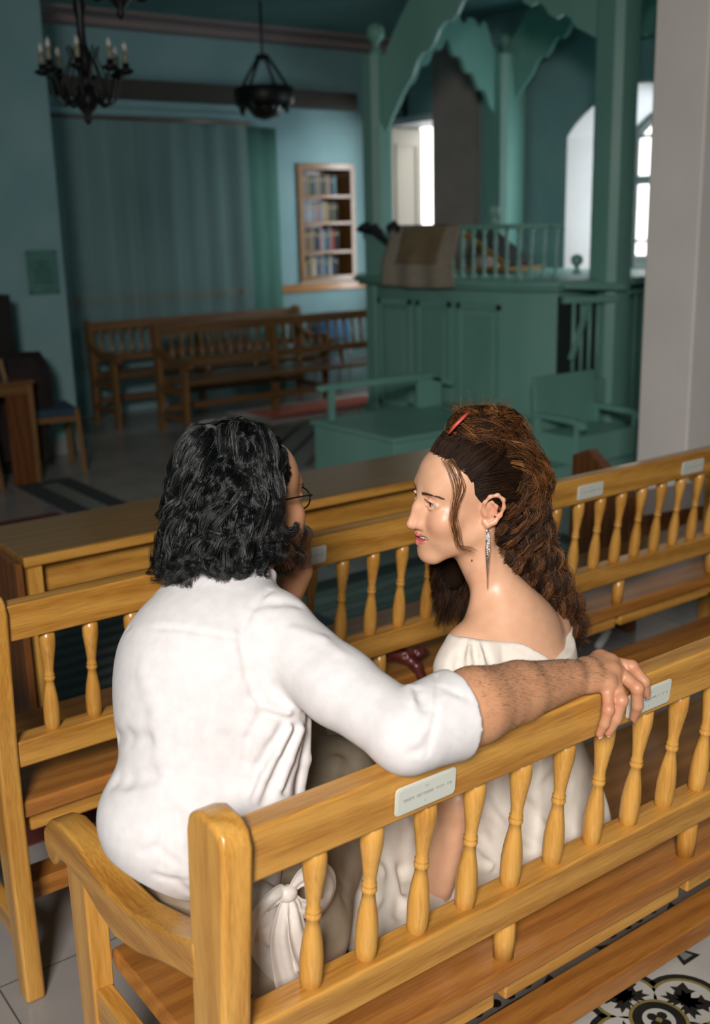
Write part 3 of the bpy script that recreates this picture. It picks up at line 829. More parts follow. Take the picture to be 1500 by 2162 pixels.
# ------------------------------------------------------------ table, chairs and jacket at the left
TB = empty('side_table', (2.44, 6.88, 0))
q = MB(); q.box(-0.9, 0.0, 0.0, 0.62, 0.665, 0.69); q.build('table_top', FAROAK, TB, bevel=0.004)
q = MB(); q.box(-0.87, -0.04, 0.02, 0.045, 0.60, 0.665); q.build('apron', FAROAK, TB, bevel=0.002)
for x in (-0.88, -0.045):
    for y in (0.015, 0.56): q = MB(); q.box(x, x + 0.035, y, y + 0.04, 0, 0.665); q.build('leg', FAROAK_Z, TB, bevel=0.003)
q = MB(); q.box(-0.19, -0.046, 0.03, 0.055, 0.0, 0.60); q.build('end_panel', DARKWOOD, TB, bevel=0.002)
tag(TB, 'small oak table with a dark end panel cut off by the left edge', 'table')


def small_chair(loc, rz, label):
    c = empty('chair', loc, rz)
    q = MB(); q.box(-0.21, 0.21, -0.21, 0.21, 0.40, 0.455); q.build('seat', NAVY, c, bevel=0.015)
    for sx in (-1, 1):
        q = MB(); q.beam((sx * 0.215, 0.22, 0.0), (sx * 0.205, 0.20, 0.45), 0.028, 0.03); q.build('leg', FAROAK_Z, c, bevel=0.003)
        q = MB(); q.beam((sx * 0.205, -0.25, 0.0), (sx * 0.20, -0.20, 0.42), 0.028, 0.03); q.beam((sx * 0.20, -0.20, 0.42), (sx * 0.195, -0.27, 0.82), 0.028, 0.03); q.build('leg', FAROAK_Z, c, bevel=0.003)
        q = MB(); q.beam((sx * 0.208, -0.20, 0.385), (sx * 0.208, 0.20, 0.385), 0.02, 0.04); q.build('side_rail', FAROAK, c)
    q = MB(); q.beam((-0.205, 0.205, 0.385), (0.205, 0.205, 0.385), 0.02, 0.04); q.build('front_rail', FAROAK, c)
    q = MB(); q.box(-0.20, 0.20, -0.275, -0.245, 0.60, 0.82); q.build('backrest', NAVY, c, bevel=0.01)
    tag(c, label, 'chair')
    return c


small_chair((2.60, 7.25, 0), math.radians(-100), 'navy upholstered chair with oak legs and a dark jacket over its back')
small_chair((1.86, 7.0, 0), math.radians(20), 'navy seated oak chair tucked behind the small table at the left edge')
jk = MB()
def jf(u, v):
    # draped over the backrest of the chair, long tail hanging down
    a = u * 2 * math.pi
    w_ = 0.215 - 0.01 * v + 0.03 * math.sin(v * 5)
    d_ = 0.075 + 0.06 * v + 0.012 * math.sin(a * 5 + v * 4)
    ca, sa = math.cos(a), math.sin(a)
    p = 0.55
    x = w_ * math.copysign(abs(ca) ** p, ca); y = d_ * math.copysign(abs(sa) ** p, sa)
    z = 0.86 - 0.72 * v + (0.02 * math.sin(a * 3) * v)
    k = min(1, v * 9)
    return (x * (0.86 + 0.14 * k), y * (0.55 + 0.6 * k), z - 0.03)
jk.grid(jf, 40, 22, thick=0.006)
jo = jk.build('jacket', BLACKCLOTH); jo.location = (2.44, 7.28, 0); jo.rotation_euler = (0, 0, math.radians(-14))
tag(jo, 'dark jacket draped over the back of the navy chair, its hem hanging low', 'jacket')
cb = empty('cabinet', (2.18, 7.30, 0))
q = MB(); q.box(-0.6, 0.30, 0.0, 0.38, 0.0, 1.22); q.build('body', mat('black_brown_lacquer', (0.012, 0.010, 0.009), 0.5), cb, bevel=0.005)
for x in (-0.58, -0.14):
    q = MB(); q.box(x, x + 0.42, -0.015, 0.0, 0.05, 1.18); dd = q.build('door', mat('cabinet_door_black', (0.014, 0.012, 0.011), 0.45), cb, bevel=0.003)
    q = MB(); q.lathe([(0.006, 0), (0.012, 0.012), (0.012, 0.02)], (x + (0.38 if x < -0.3 else 0.04), -0.015, 0.65), (0, -1, 0), 8); q.build('knob', IRON, dd)
tag(cb, 'tall black cabinet behind the small table at the left edge', 'cabinet')
# blue chair behind the far pews
bch = empty('plastic_chair', (6.45, 8.98, 0), math.pi)
q = MB(); q.grid(lambda u, v: (-0.22 + 0.44 * u, -0.20 - 0.04 * v + 0.03 * math.sin(u * math.pi), 0.46 + (0.31 - 0.07 * (2 * u - 1) ** 4) * v), 14, 8, thick=0.008); q.build('backrest', BLUE, bch)
q = MB(); q.grid(lambda u, v: (-0.21 + 0.42 * u, -0.20 + 0.42 * v, 0.445 - 0.015 * math.sin(u * math.pi)), 10, 8, thick=0.012); q.build('seat', BLUE, bch)
for sx in (-1, 1):
    for sy in (-1, 1): q = MB(); q.tube([(sx * 0.19, sy * 0.17, 0.44), (sx * 0.23, sy * 0.23, 0.0)], 0.011, 8); q.build('leg', mat('steel_tube', (0.5, 0.5, 0.5), 0.3, metal=1), bch)
tag(bch, 'blue plastic chair with a rounded back behind the free standing far pew', 'chair')

# ------------------------------------------------------------ the teal platform (bimah)
BI = empty('reading_platform', (5.27, 6.2, 0))
def L(x, y, z): return (x - 5.27, y - 6.2, z)
FP = [(5.27, 7.0), (5.27, 5.36), (5.42, 5.08), (6.9, 5.08), (6.9, 7.4), (5.6, 7.4)]
q = MB(); q.prism([(x - 5.27, y - 6.2) for x, y in FP], 'z', 0.02, 1.16); q.build('body', TEAL, BI, bevel=0.006)
def offset(poly, d_):
    cx = sum(p[0] for p in poly) / len(poly); cy = sum(p[1] for p in poly) / len(poly)
    return [(p[0] + d_ * (1 if p[0] > cx else -1), p[1] + d_ * (1 if p[1] > cy else -1)) for p in poly]
q = MB(); q.prism([(x - 5.27, y - 6.2) for x, y in offset(FP, 0.05)], 'z', 1.16, 1.185); q.prism([(x - 5.27, y - 6.2) for x, y in offset(FP, 0.075)], 'z', 1.185, 1.225); q.build('cornice', TEAL, BI, bevel=0.005)
q = MB(); q.prism([(x - 5.27, y - 6.2) for x, y in offset(FP, 0.03)], 'z', 0.0, 0.16); q.build('plinth', TEAL, BI, bevel=0.005)
# framed panels on the main face
def face_panel(y0, y1, x=5.27):
    q = MB(); t = 0.045; z0, z1 = 0.22, 1.06
    X = x - 5.27
    q.box(X - 0.012, X + 0.002, y0 - 6.2, y0 + t - 6.2, z0, z1); q.box(X - 0.012, X + 0.002, y1 - t - 6.2, y1 - 6.2, z0, z1)
    q.box(X - 0.012, X + 0.002, y0 - 6.2, y1 - 6.2, z0, z0 + t); q.box(X - 0.012, X + 0.002, y0 - 6.2, y1 - 6.2, z1 - t, z1)
    q.box(X - 0.006, X + 0.002, y0 + t + 0.04 - 6.2, y1 - t - 0.04 - 6.2, z0 + t + 0.04, z1 - t - 0.04)
    q.build('framed_panel', TEAL, BI, bevel=0.004)
face_panel(6.44, 6.86); face_panel(5.98, 6.38); face_panel(5.46, 5.92)
# boarded skirt below the balustrade: rail, balusters, posts
def baluster(x, y, z0, z1, r_=0.016, par=None, nm='baluster'):
    h = z1 - z0; q = MB()
    q.lathe([(r_ * 1.2, 0), (r_ * 1.2, 0.08 * h), (r_ * 0.6, 0.14 * h), (r_, 0.3 * h), (r_ * 0.62, 0.48 * h), (r_ * 0.95, 0.52 * h), (r_ * 0.62, 0.56 * h), (r_, 0.74 * h), (r_ * 0.6, 0.88 * h), (r_ * 1.1, 0.93 * h), (r_ * 1.1, h)], L(x, y, z0), n=8)
    return q.build(nm, TEAL, par)
RZ0, RZ1 = 1.225, 1.57
def railing(pts, n):
    for a, c in zip(pts[:-1], pts[1:]):
        q = MB(); q.beam(L(*a, RZ1 + 0.012), L(*c, RZ1 + 0.012), 0.06, 0.035); q.build('handrail', TEAL, BI, bevel=0.006)
    k = 0
    for a, c, m_ in zip(pts[:-1], pts[1:], n):
        for i in range(m_):
            t = (i + 0.5) / m_
            baluster(a[0] + (c[0] - a[0]) * t, a[1] + (c[1] - a[1]) * t, RZ0, RZ1, par=BI)
railing([(5.31, 6.75), (5.31, 5.40), (5.42, 5.16), (5.50, 5.13)], [12, 3, 1])
def finial(x, y, z, s=1.0):
    q = MB(); q.lathe([(0.035 * s, 0), (0.035 * s, 0.02 * s), (0.016 * s, 0.035 * s), (0.02 * s, 0.06 * s), (0.045 * s, 0.085 * s), (0.05 * s, 0.11 * s), (0.04 * s, 0.14 * s), (0.008 * s, 0.155 * s)], L(x, y, z), n=14)
    q.build('finial', TEAL, BI)
finial(5.34, 5.62, RZ1 + 0.03, 0.85); finial(5.62, 5.10, 1.26, 0.85)
# solid side screen between the left column and the cloth
q = MB(); q.box(-0.02, 0.05, 0.38, 0.78, 1.225, 1.50); q.build('side_screen', TEAL, BI, bevel=0.008)
q = MB(); q.beam(L(5.29, 6.55, 1.53), L(5.29, 7.02, 1.53), 0.09, 0.04); q.build('handrail', TEAL, BI, bevel=0.006)
# columns
def column(x, y, z1, s=0.2, z0=0.0):
    q = MB(); h = s / 2; cch = 0.045
    pts = [(x - h + cch, y - h), (x + h - cch, y - h), (x + h, y - h + cch), (x + h, y + h - cch), (x + h - cch, y + h), (x - h + cch, y + h), (x - h, y + h - cch), (x - h, y - h + cch)]
    q.prism([(p[0] - 5.27, p[1] - 6.2) for p in pts], 'z', z0, z1)
    q.build('column', TEAL, BI, bevel=0.004)
    q = MB(); h2 = h + 0.035
    q.box(x - h2 - 5.27, x + h2 - 5.27, y - h2 - 6.2, y + h2 - 6.2, z0, z0 + 0.16); q.build('column_base', TEAL, BI, bevel=0.012)
CA, CB, CD, CC = (5.36, 6.95), (5.90, 5.05), (6.98, 7.22), (7.0, 5.3)
column(*CA, 2.86); column(*CB, 3.30, 0.24); column(*CD, 3.0, 0.30); column(*CC, 3.3, 0.2)
finial(CA[0], CA[1], 2.86, 1.5); finial(CD[0], CD[1], 2.98, 1.4)
def arch_panel(p0, p1, zs0, zs1, zc, ztop, hw=0.02):
    """fretwork spandrel between two columns with a scalloped pointed opening"""
    n_ = 40; up = []; lo = []
    for i in range(n_ + 1):
        t = i / n_
        zs_ = zs0 + (zs1 - zs0) * t
        k = 1 - abs(2 * t - 1)
        z = zs_ + (zc - zs_) * (k ** 0.62) + (0.045 * (1 if i % 4 < 2 else 0)) * (k > 0.25)
        lo.append((t, min(z, ztop - 0.06)))
        wave = 0.0 if ztop >= 3.3 else 0.05 * (1 if i % 5 < 2 else 0)
        up.append((t, max(min(ztop, z + 0.55) - wave, z + 0.1) if True else ztop))
    d_ = Vector((p1[0] - p0[0], p1[1] - p0[1], 0)); nrm = Vector((d_.y, -d_.x, 0)).normalized() * hw
    q = MB()
    P = [Vector((p0[0] + d_.x * t - 5.27, p0[1] + d_.y * t - 6.2, z)) for t, z in lo]
    Q = [Vector((p0[0] + d_.x * t - 5.27, p0[1] + d_.y * t - 6.2, z)) for t, z in up]
    m_ = n_ + 1
    vs = [p + nrm for p in P] + [p + nrm for p in Q] + [p - nrm for p in P] + [p - nrm for p in Q]
    fs = []
    for i in range(n_):
        fs += [(i, i + 1, m_ + i + 1, m_ + i), (2 * m_ + i + 1, 2 * m_ + i, 3 * m_ + i, 3 * m_ + i + 1), (i + 1, i, 2 * m_ + i, 2 * m_ + i + 1), (m_ + i, m_ + i + 1, 3 * m_ + i + 1, 3 * m_ + i)]
    fs += [(0, m_, 3 * m_, 2 * m_), (m_ - 1, 3 * m_ - 1, 4 * m_ - 1, 2 * m_ - 1)]
    q.add(vs, fs)
    q.build('carved_arch', TEAL, BI)
arch_panel(CA, CB, 1.98, 2.62, 3.22, 3.37)
arch_panel(CA, CD, 2.0, 2.25, 3.02, 3.25)
arch_panel(CB, CC, 2.62, 2.62, 3.22, 3.37)
arch_panel(CD, CC, 2.35, 2.62, 3.2, 3.37)
# stair balustrade between the chamfer and the right column
q = MB(); q.beam(L(5.40, 5.02, 1.20), L(5.86, 4.90, 1.17), 0.10, 0.05); q.beam(L(5.42, 5.03, 1.10), L(5.86, 4.94, 1.09), 0.05, 0.05); q.build('stair_rail', TEAL, BI, bevel=0.006)
q = MB(); q.box(5.42 - 5.27, 5.82 - 5.27, -1.24, -1.15, 0.0, 0.55); q.build('stair_side', TEAL, BI, bevel=0.004)
q = MB(); q.box(5.415 - 5.27, 5.80 - 5.27, -1.145, -1.125, 0.5, 1.12); q.build('stair_shadow_board', mat('stairwell_shade', (0.02, 0.035, 0.035), 0.8), BI)  # near-black board stands in for the shade behind the balusters
for x in (5.50, 5.58, 5.66, 5.74):
    q = MB(); q.lathe([(0.013, 0), (0.014, 0.54)], L(x, 5.005, 0.54), n=8); q.build('baluster', TEAL, BI)
q = MB(); q.beam(L(5.46, 4.985, 0.70), L(5.62, 4.985, 1.06), 0.02, 0.04); q.build('brace', TEAL, BI)
for x in (6.10, 6.18):
    q = MB(); q.lathe([(0.016, 0), (0.016, 1.0)], L(x, 4.98, 0.14), n=8); q.build('baluster', TEAL, BI)
q = MB(); q.beam(L(6.0, 4.98, 1.20), L(6.9, 4.98, 1.20), 0.10, 0.05); q.beam(L(6.0, 4.98, 1.12), L(6.9, 4.98, 1.12), 0.05, 0.03); q.build('stair_rail', TEAL, BI, bevel=0.006)
# low step along the near side
q = MB(); q.box(4.75 - 5.27, 6.6 - 5.27, 4.52 - 6.2, 5.06 - 6.2, 0.0, 0.12); q.build('step', TEAL, BI, bevel=0.006)
tag(BI, 'teal painted wooden reading platform with columns, carved arches and a balustrade', 'platform')

# built-in teal seats around the platform
def teal_bench(loc, rz, length, depth, label, arms, back=None):
    t = empty('teal_bench', loc, rz)
    q = MB(); q.box(0, length, 0, depth, 0.0, 0.31); q.build('seat_box', TEAL, t, bevel=0.006)
    q = MB(); q.box(-0.02, length + 0.02, -0.02, depth, 0.31, 0.34); q.build('seat_board', TEAL, t, bevel=0.006)
    for x in arms:
        q = MB(); q.prism([(-0.01, 0.545), (-0.03, 0.555), (-0.02, 0.585), (0.30 * depth / 0.5, 0.59), (depth * 0.8, 0.575), (depth, 0.50), (depth, 0.46), (depth * 0.8, 0.535), (0.02, 0.548)], 'x', x - 0.025, x + 0.025)
        ar = q.build('armrest', TEAL, t, bevel=0.006)
        q = MB(); q.box(x - 0.02, x + 0.02, 0.06, 0.10, 0.34, 0.55); q.build('arm_post', TEAL, t, bevel=0.005)
        q = MB(); q.box(x - 0.025, x + 0.025, depth * 0.72, depth * 0.9, 0.34, 0.55); q.build('arm_post', TEAL, t, bevel=0.005)
    if back:
        q = MB(); q.box(0.0, length, depth - 0.03, depth, 0.34, back); q.build('backrest', TEAL, t, bevel=0.006)
    tag(t, label, 'bench')
teal_bench((4.03, 5.99, 0), math.radians(-90), 0.88, 1.16, 'teal painted bench with an open curved armrest at the left of the platform', (0.10,))
tc_ = empty('teal_armchair', (5.28, 4.72, 0))
q = MB(); q.box(-0.30, 0.28, -0.24, 0.10, 0.12, 0.30); q.build('seat', TEAL, tc_, bevel=0.006)
q = MB(); q.prism([(0.10, 0.12), (0.13, 0.12), (0.17, 0.64), (0.14, 0.64)], 'x', -0.29, 0.28); q.build('backrest', TEAL, tc_, bevel=0.006)
for x in (-0.28, 0.27):
    q = MB(); q.prism([(-0.30, 0.36), (-0.27, 0.40), (-0.20, 0.415), (0.14, 0.42), (0.14, 0.385), (-0.2, 0.38), (-0.27, 0.345)], 'x', x - 0.022, x + 0.022); q.build('armrest', TEAL, tc_, bevel=0.005)
    for y in (-0.22, 0.10):
        q = MB(); q.box(x - 0.014, x + 0.014, y - 0.014, y + 0.014, 0.12, 0.39); q.build('leg', TEAL, tc_, bevel=0.004)
tag(tc_, 'teal armchair standing on the step before the stair balusters', 'chair')

# cloth over the railing, dark bundle, reading stand
def cf(u, v):
    y = 6.66 - 0.78 * u
    s_ = v * 0.62
    flare = (max(0, s_ - 0.30) ** 1.3) * 0.12
    y += (0.5 - u) * 2 * flare
    if s_ < 0.12: return (5.40 - s_ * 0.9, y, RZ1 + 0.036)
    d_ = s_ - 0.12
    return (5.275 - 0.008 - (0.090 if d_ > 0.30 else 0.090 * d_ / 0.30) - 0.012 * math.sin(u * 17 + 1) * min(1, d_ * 3), y, RZ1 + 0.03 - d_ * 0.86 - 0.012 * math.sin(u * 3.1))
cl = empty('draped_cloth', (0, 0, 0))
LINEN = noisy(mat('sand_linen', (0.36, 0.30, 0.22), 0.95), (0.36, 0.30, 0.23), (0.43, 0.36, 0.28), 30, bump=0.1)
q = MB(); q.grid(cf, 40, 40, thick=0.004); q.build('fabric', LINEN, cl)
q = MB(); q.grid(lambda u, v: tuple(Vector(cf(0.19 + 0.62 * u, 0.19 + 0.50 * v)) + Vector((-0.004, 0, 0.002))), 24, 20, thick=0.002); q.build('centre_panel', noisy(mat('tan_velvet_panel', (0.22, 0.16, 0.08), 0.85), (0.24, 0.17, 0.09), (0.30, 0.22, 0.12), 12), cl)
tag(cl, 'sand coloured cloth with a tan centre panel hung over the platform railing', 'cloth')
q = MB(); rn = random.Random(4)
for k in range(9):
    y = 7.02 - k * 0.055; z = 1.585 + 0.02 * math.sin(k * 2.1) - (0.05 if k in (4, 5) else 0)
    q.lathe([(0.005, -0.03), (0.03, -0.015), (0.038 if k > 1 else 0.055, 0.01), (0.02, 0.035), (0.004, 0.045)], (5.26 + rn.uniform(-0.02, 0.02), y, z), (rn.uniform(-0.4, 0.4), rn.uniform(-0.3, 0.3), 1), 10)
q.tube([(5.25, 7.0, 1.58), (5.24, 6.85, 1.56), (5.245, 6.72, 1.50), (5.24, 6.66, 1.45)], [0.03, 0.025, 0.03, 0.02], 8)
tag(q.build('dark_garland', mat('dark_plum_foliage', (0.025, 0.02, 0.03), 0.8)), 'dark wilted garland lying over the platform rail at the left column', 'garland')
ls = empty('reading_stand', (6.2, 6.45, 1.225))
q = MB(); q.box(-0.2, 0.2, -0.32, 0.30, 0.02, 0.05); q.build('base_board', OAK_Y, ls, bevel=0.004)
q = MB(); q.beam((0, 0.26, 0.33), (0, -0.22, 0.06), 0.36, 0.025); q.build('sloping_board', mat('black_book_rest', (0.012, 0.010, 0.010), 0.6), ls, bevel=0.003)
q = MB(); q.beam((-0.19, 0.28, 0.345), (-0.19, -0.25, 0.07), 0.02, 0.04); q.build('edge_strip', OAK_Y, ls, bevel=0.003)
q = MB(); q.box(-0.15, 0.15, 0.14, 0.20, 0.05, 0.26); q.build('support', DARKWOOD, ls)
tag(ls, 'wooden reading stand with a sloping dark board seen through the balusters', 'stand')

# ------------------------------------------------------------ sculpting tools: blended solids -> one continuous surface
def V3(*a): return np.array(a, dtype=np.float64)


class Sculpt:
    def __init__(s, h):
        s.h = h; s.ops = []

    def _add(s, fn, lo, hi, k, mode):
        s.ops.append((fn, np.array(lo) - k - 0.03, np.array(hi) + k + 0.03, k, mode))

    def cone(s, a, b, ra, rb=None, k=0.02, mode='add'):
        rb = ra if rb is None else rb
        a = np.asarray(a, float); b = np.asarray(b, float); ba = b - a; L2 = max(float(ba @ ba), 1e-12)
        def fn(P):
            pa = P - a
            t = np.clip((pa @ ba) / L2, 0, 1)
            return np.linalg.norm(pa - t[..., None] * ba, axis=-1) - (ra + (rb - ra) * t)
        r = max(ra, rb)
        s._add(fn, np.minimum(a, b) - r, np.maximum(a, b) + r, k, mode)

    def chain(s, pts, rs, k=0.01, mode='add'):
        for i in range(len(pts) - 1):
            s.cone(pts[i], pts[i + 1], rs[i], rs[i + 1], k, mode)

    def ell(s, c, r, R=None, k=0.02, mode='add'):
        c = np.asarray(c, float); r = np.asarray(r, float)
        def fn(P):
            q = P - c
            if R is not None: q = q @ R.T
            q = q / r
            n = np.linalg.norm(q, axis=-1)
            g = np.linalg.norm(q / r, axis=-1)
            return np.where(g > 1e-9, n * (n - 1) / np.maximum(g, 1e-9), -r.min())
        m = r.max()
        s._add(fn, c - m, c + m, k, mode)

    def disp(s, fn, lo, hi):
        s.ops.append((fn, np.array(lo, float), np.array(hi, float), 0, 'disp'))

    def crease(s, a, b, w, depth):
        """negative depth raises a fold, positive cuts a groove"""
        a = np.asarray(a, float); b = np.asarray(b, float); ba = b - a; L2 = max(float(ba @ ba), 1e-12)
        def fn(P):
            pa = P - a; t = np.clip((pa @ ba) / L2, 0, 1)
            d2 = np.sum((pa - t[..., None] * ba) ** 2, axis=-1)
            return depth * np.exp(-d2 / (w * w))
        s.disp(fn, np.minimum(a, b) - 3 * w, np.maximum(a, b) + 3 * w)

    def eval(s, P, lo, hi):
        D = np.full(P.shape[:-1], 1.0)
        for fn, l, h_, k, mode in s.ops:
            if np.any(l > hi) or np.any(h_ < lo): continue
            d = fn(P)
            if mode == 'disp': D = D + d; continue
            if mode == 'add':
                if k > 0:
                    t = np.clip(0.5 + 0.5 * (D - d) / k, 0, 1); D = D * (1 - t) + d * t - k * t * (1 - t)
                else: D = np.minimum(D, d)
            else:
                d = -d
                if k > 0:
                    t = np.clip(0.5 - 0.5 * (D - d) / k, 0, 1); D = D * (1 - t) + d * t + k * t * (1 - t)
                else: D = np.maximum(D, d)
        return D

    def mesh(s, n=24):
        h = s.h
        adds = [o for o in s.ops if o[4] == 'add']
        lo = np.min([o[1] for o in adds], axis=0); hi = np.max([o[2] for o in adds], axis=0)
        N = np.ceil((hi - lo) / h).astype(int) + 2
        NB = np.ceil(N / n).astype(int)
        cid = []; cpos = []; quads = []
        stride = np.array([(N[1] + n) * (N[2] + n) * 1, (N[2] + n), 1], dtype=np.int64)
        ar = np.arange(n + 1)
        I, J, K = np.meshgrid(ar, ar, ar, indexing='ij')
        base = np.stack([I, J, K], -1)
        off = np.array([(i, j, k) for i in (0, 1) for j in (0, 1) for k in (0, 1)])
        for bi in range(NB[0]):
            for bj in range(NB[1]):
                for bk in range(NB[2]):
                    o = np.array([bi, bj, bk]) * n
                    bl = lo + o * h; bh = bl + n * h
                    if not any(not (np.any(a[1] > bh) or np.any(a[2] < bl)) for a in adds): continue
                    # cheap test at the centre
                    c = (bl + bh) / 2
                    dc = s.eval(c[None, :], bl, bh)[0]
                    if dc > n * h * 2.6 or dc < -n * h * 2.6: 
                        if abs(dc) < 0.9: continue
                    D = s.eval(bl + base * h, bl, bh)
                    ins = D < 0
                    if ins.all() or not ins.any(): continue
                    # active cells
                    cnt = sum(ins[a:n + a, b:n + b, c2:n + c2].astype(np.int8) for a, b, c2 in off)
                    act = np.argwhere((cnt > 0) & (cnt < 8))
                    if len(act) == 0: continue
                    acc = np.zeros((len(act), 3)); num = np.zeros(len(act))
                    for a in range(8):
                        for b in range(a + 1, 8):
                            if np.sum(np.abs(off[a] - off[b])) != 1: continue
                            pa = act + off[a]; pb = act + off[b]
                            da = D[pa[:, 0], pa[:, 1], pa[:, 2]]; db = D[pb[:, 0], pb[:, 1], pb[:, 2]]
                            m = (da < 0) != (db < 0)
                            t = np.where(m, da / np.where(m, da - db, 1), 0)
                            acc += np.where(m[:, None], off[a] + t[:, None] * (off[b] - off[a]), 0); num += m
                    cpos.append(lo + (o + act + acc / num[:, None]) * h)
                    cid.append((act + o + 1) @ stride)
                    for ax in range(3):
                        e = np.zeros(3, int); e[ax] = 1
                        A = ins[:n, :n, :n]; B = ins[e[0]:n + e[0], e[1]:n + e[1], e[2]:n + e[2]]
                        ed = np.argwhere(A != B)
                        if len(ed) == 0: continue
                        sgn = A[ed[:, 0], ed[:, 1], ed[:, 2]]
                        u = np.zeros(3, int); v = np.zeros(3, int); u[(ax + 1) % 3] = 1; v[(ax + 2) % 3] = 1
                        g = ed + o + 1
                        q = np.stack([(g) @ stride, (g - u) @ stride, (g - u - v) @ stride, (g - v) @ stride], 1)
                        q[~sgn] = q[~sgn][:, ::-1]
                        quads.append(q)
        cid = np.concatenate(cid); cpos = np.concatenate(cpos); quads = np.concatenate(quads)
        order = np.argsort(cid); cid = cid[order]; cpos = cpos[order]
        idx = np.searchsorted(cid, quads); idx[idx >= len(cid)] = 0
        ok = np.all(cid[idx] == quads, axis=1)
        return cpos, idx[ok]


def np_mesh(name, verts, faces, mats, parent=None, smooth=True, attrs=None, fmat=None):
    me = bpy.data.meshes.new(name)
    nf, w_ = faces.shape
    me.vertices.add(len(verts)); me.vertices.foreach_set('co', np.ascontiguousarray(verts, dtype=np.float32).ravel())
    me.loops.add(nf * w_); me.loops.foreach_set('vertex_index', np.ascontiguousarray(faces, dtype=np.int32).ravel())
    me.polygons.add(nf); me.polygons.foreach_set('loop_start', np.arange(0, nf * w_, w_, dtype=np.int32))
    try: me.polygons.foreach_set('loop_total', np.full(nf, w_, dtype=np.int32))
    except Exception: pass
    if not isinstance(mats, (list, tuple)): mats = [mats]
    for m in mats: me.materials.append(m)
    if fmat is not None: me.polygons.foreach_set('material_index', fmat.astype(np.int32))
    me.polygons.foreach_set('use_smooth', np.full(nf, smooth))
    if attrs is not None:
        at = me.color_attributes.new('tint', 'FLOAT_COLOR', 'POINT')
        c = np.ones((len(verts), 4), dtype=np.float32); c[:, :3] = attrs
        at.data.foreach_set('color', c.ravel())
    me.update(calc_edges=True); me.validate()
    o = bpy.data.objects.new(name, me); COL.objects.link(o)
    if parent: o.parent = parent
    return o


def smooth_verts(v, f, it=2, lam=0.5):
    a = f.ravel(); b = np.roll(f, -1, axis=1).ravel()
    for _ in range(it):
        acc = np.zeros_like(v); cnt = np.zeros(len(v))
        for d in range(3):
            acc[:, d] = np.bincount(a, v[b, d], len(v)) + np.bincount(b, v[a, d], len(v))
        cnt = np.bincount(a, minlength=len(v)) + np.bincount(b, minlength=len(v))
        v = v + lam * (acc / np.maximum(cnt, 1)[:, None] - v)
    return v


def frame(yaw, pitch, roll):
    y, p, r = np.radians([yaw, pitch, roll])
    F = V3(np.cos(y) * np.cos(p), np.sin(y) * np.cos(p), np.sin(p))
    S = np.cross([0, 0, 1], F); S /= np.linalg.norm(S); U = np.cross(F, S)
    return S * np.cos(r) - U * np.sin(r), F, U * np.cos(r) + S * np.sin(r)


class Head:
    def __init__(s, c, yaw, pitch, roll, sc=1.0):
        s.c = V3(*c); s.S, s.F, s.U = frame(yaw, pitch, roll); s.R = np.array([s.S, s.F, s.U]); s.sc = sc

    def w(s, a, b, c): return s.c + s.sc * (a * s.S + b * s.F + c * s.U)

    def ws(s, arr): return s.c + s.sc * (np.asarray(arr) @ s.R)

    def local(s, P): return ((P - s.c) @ s.R.T) / s.sc


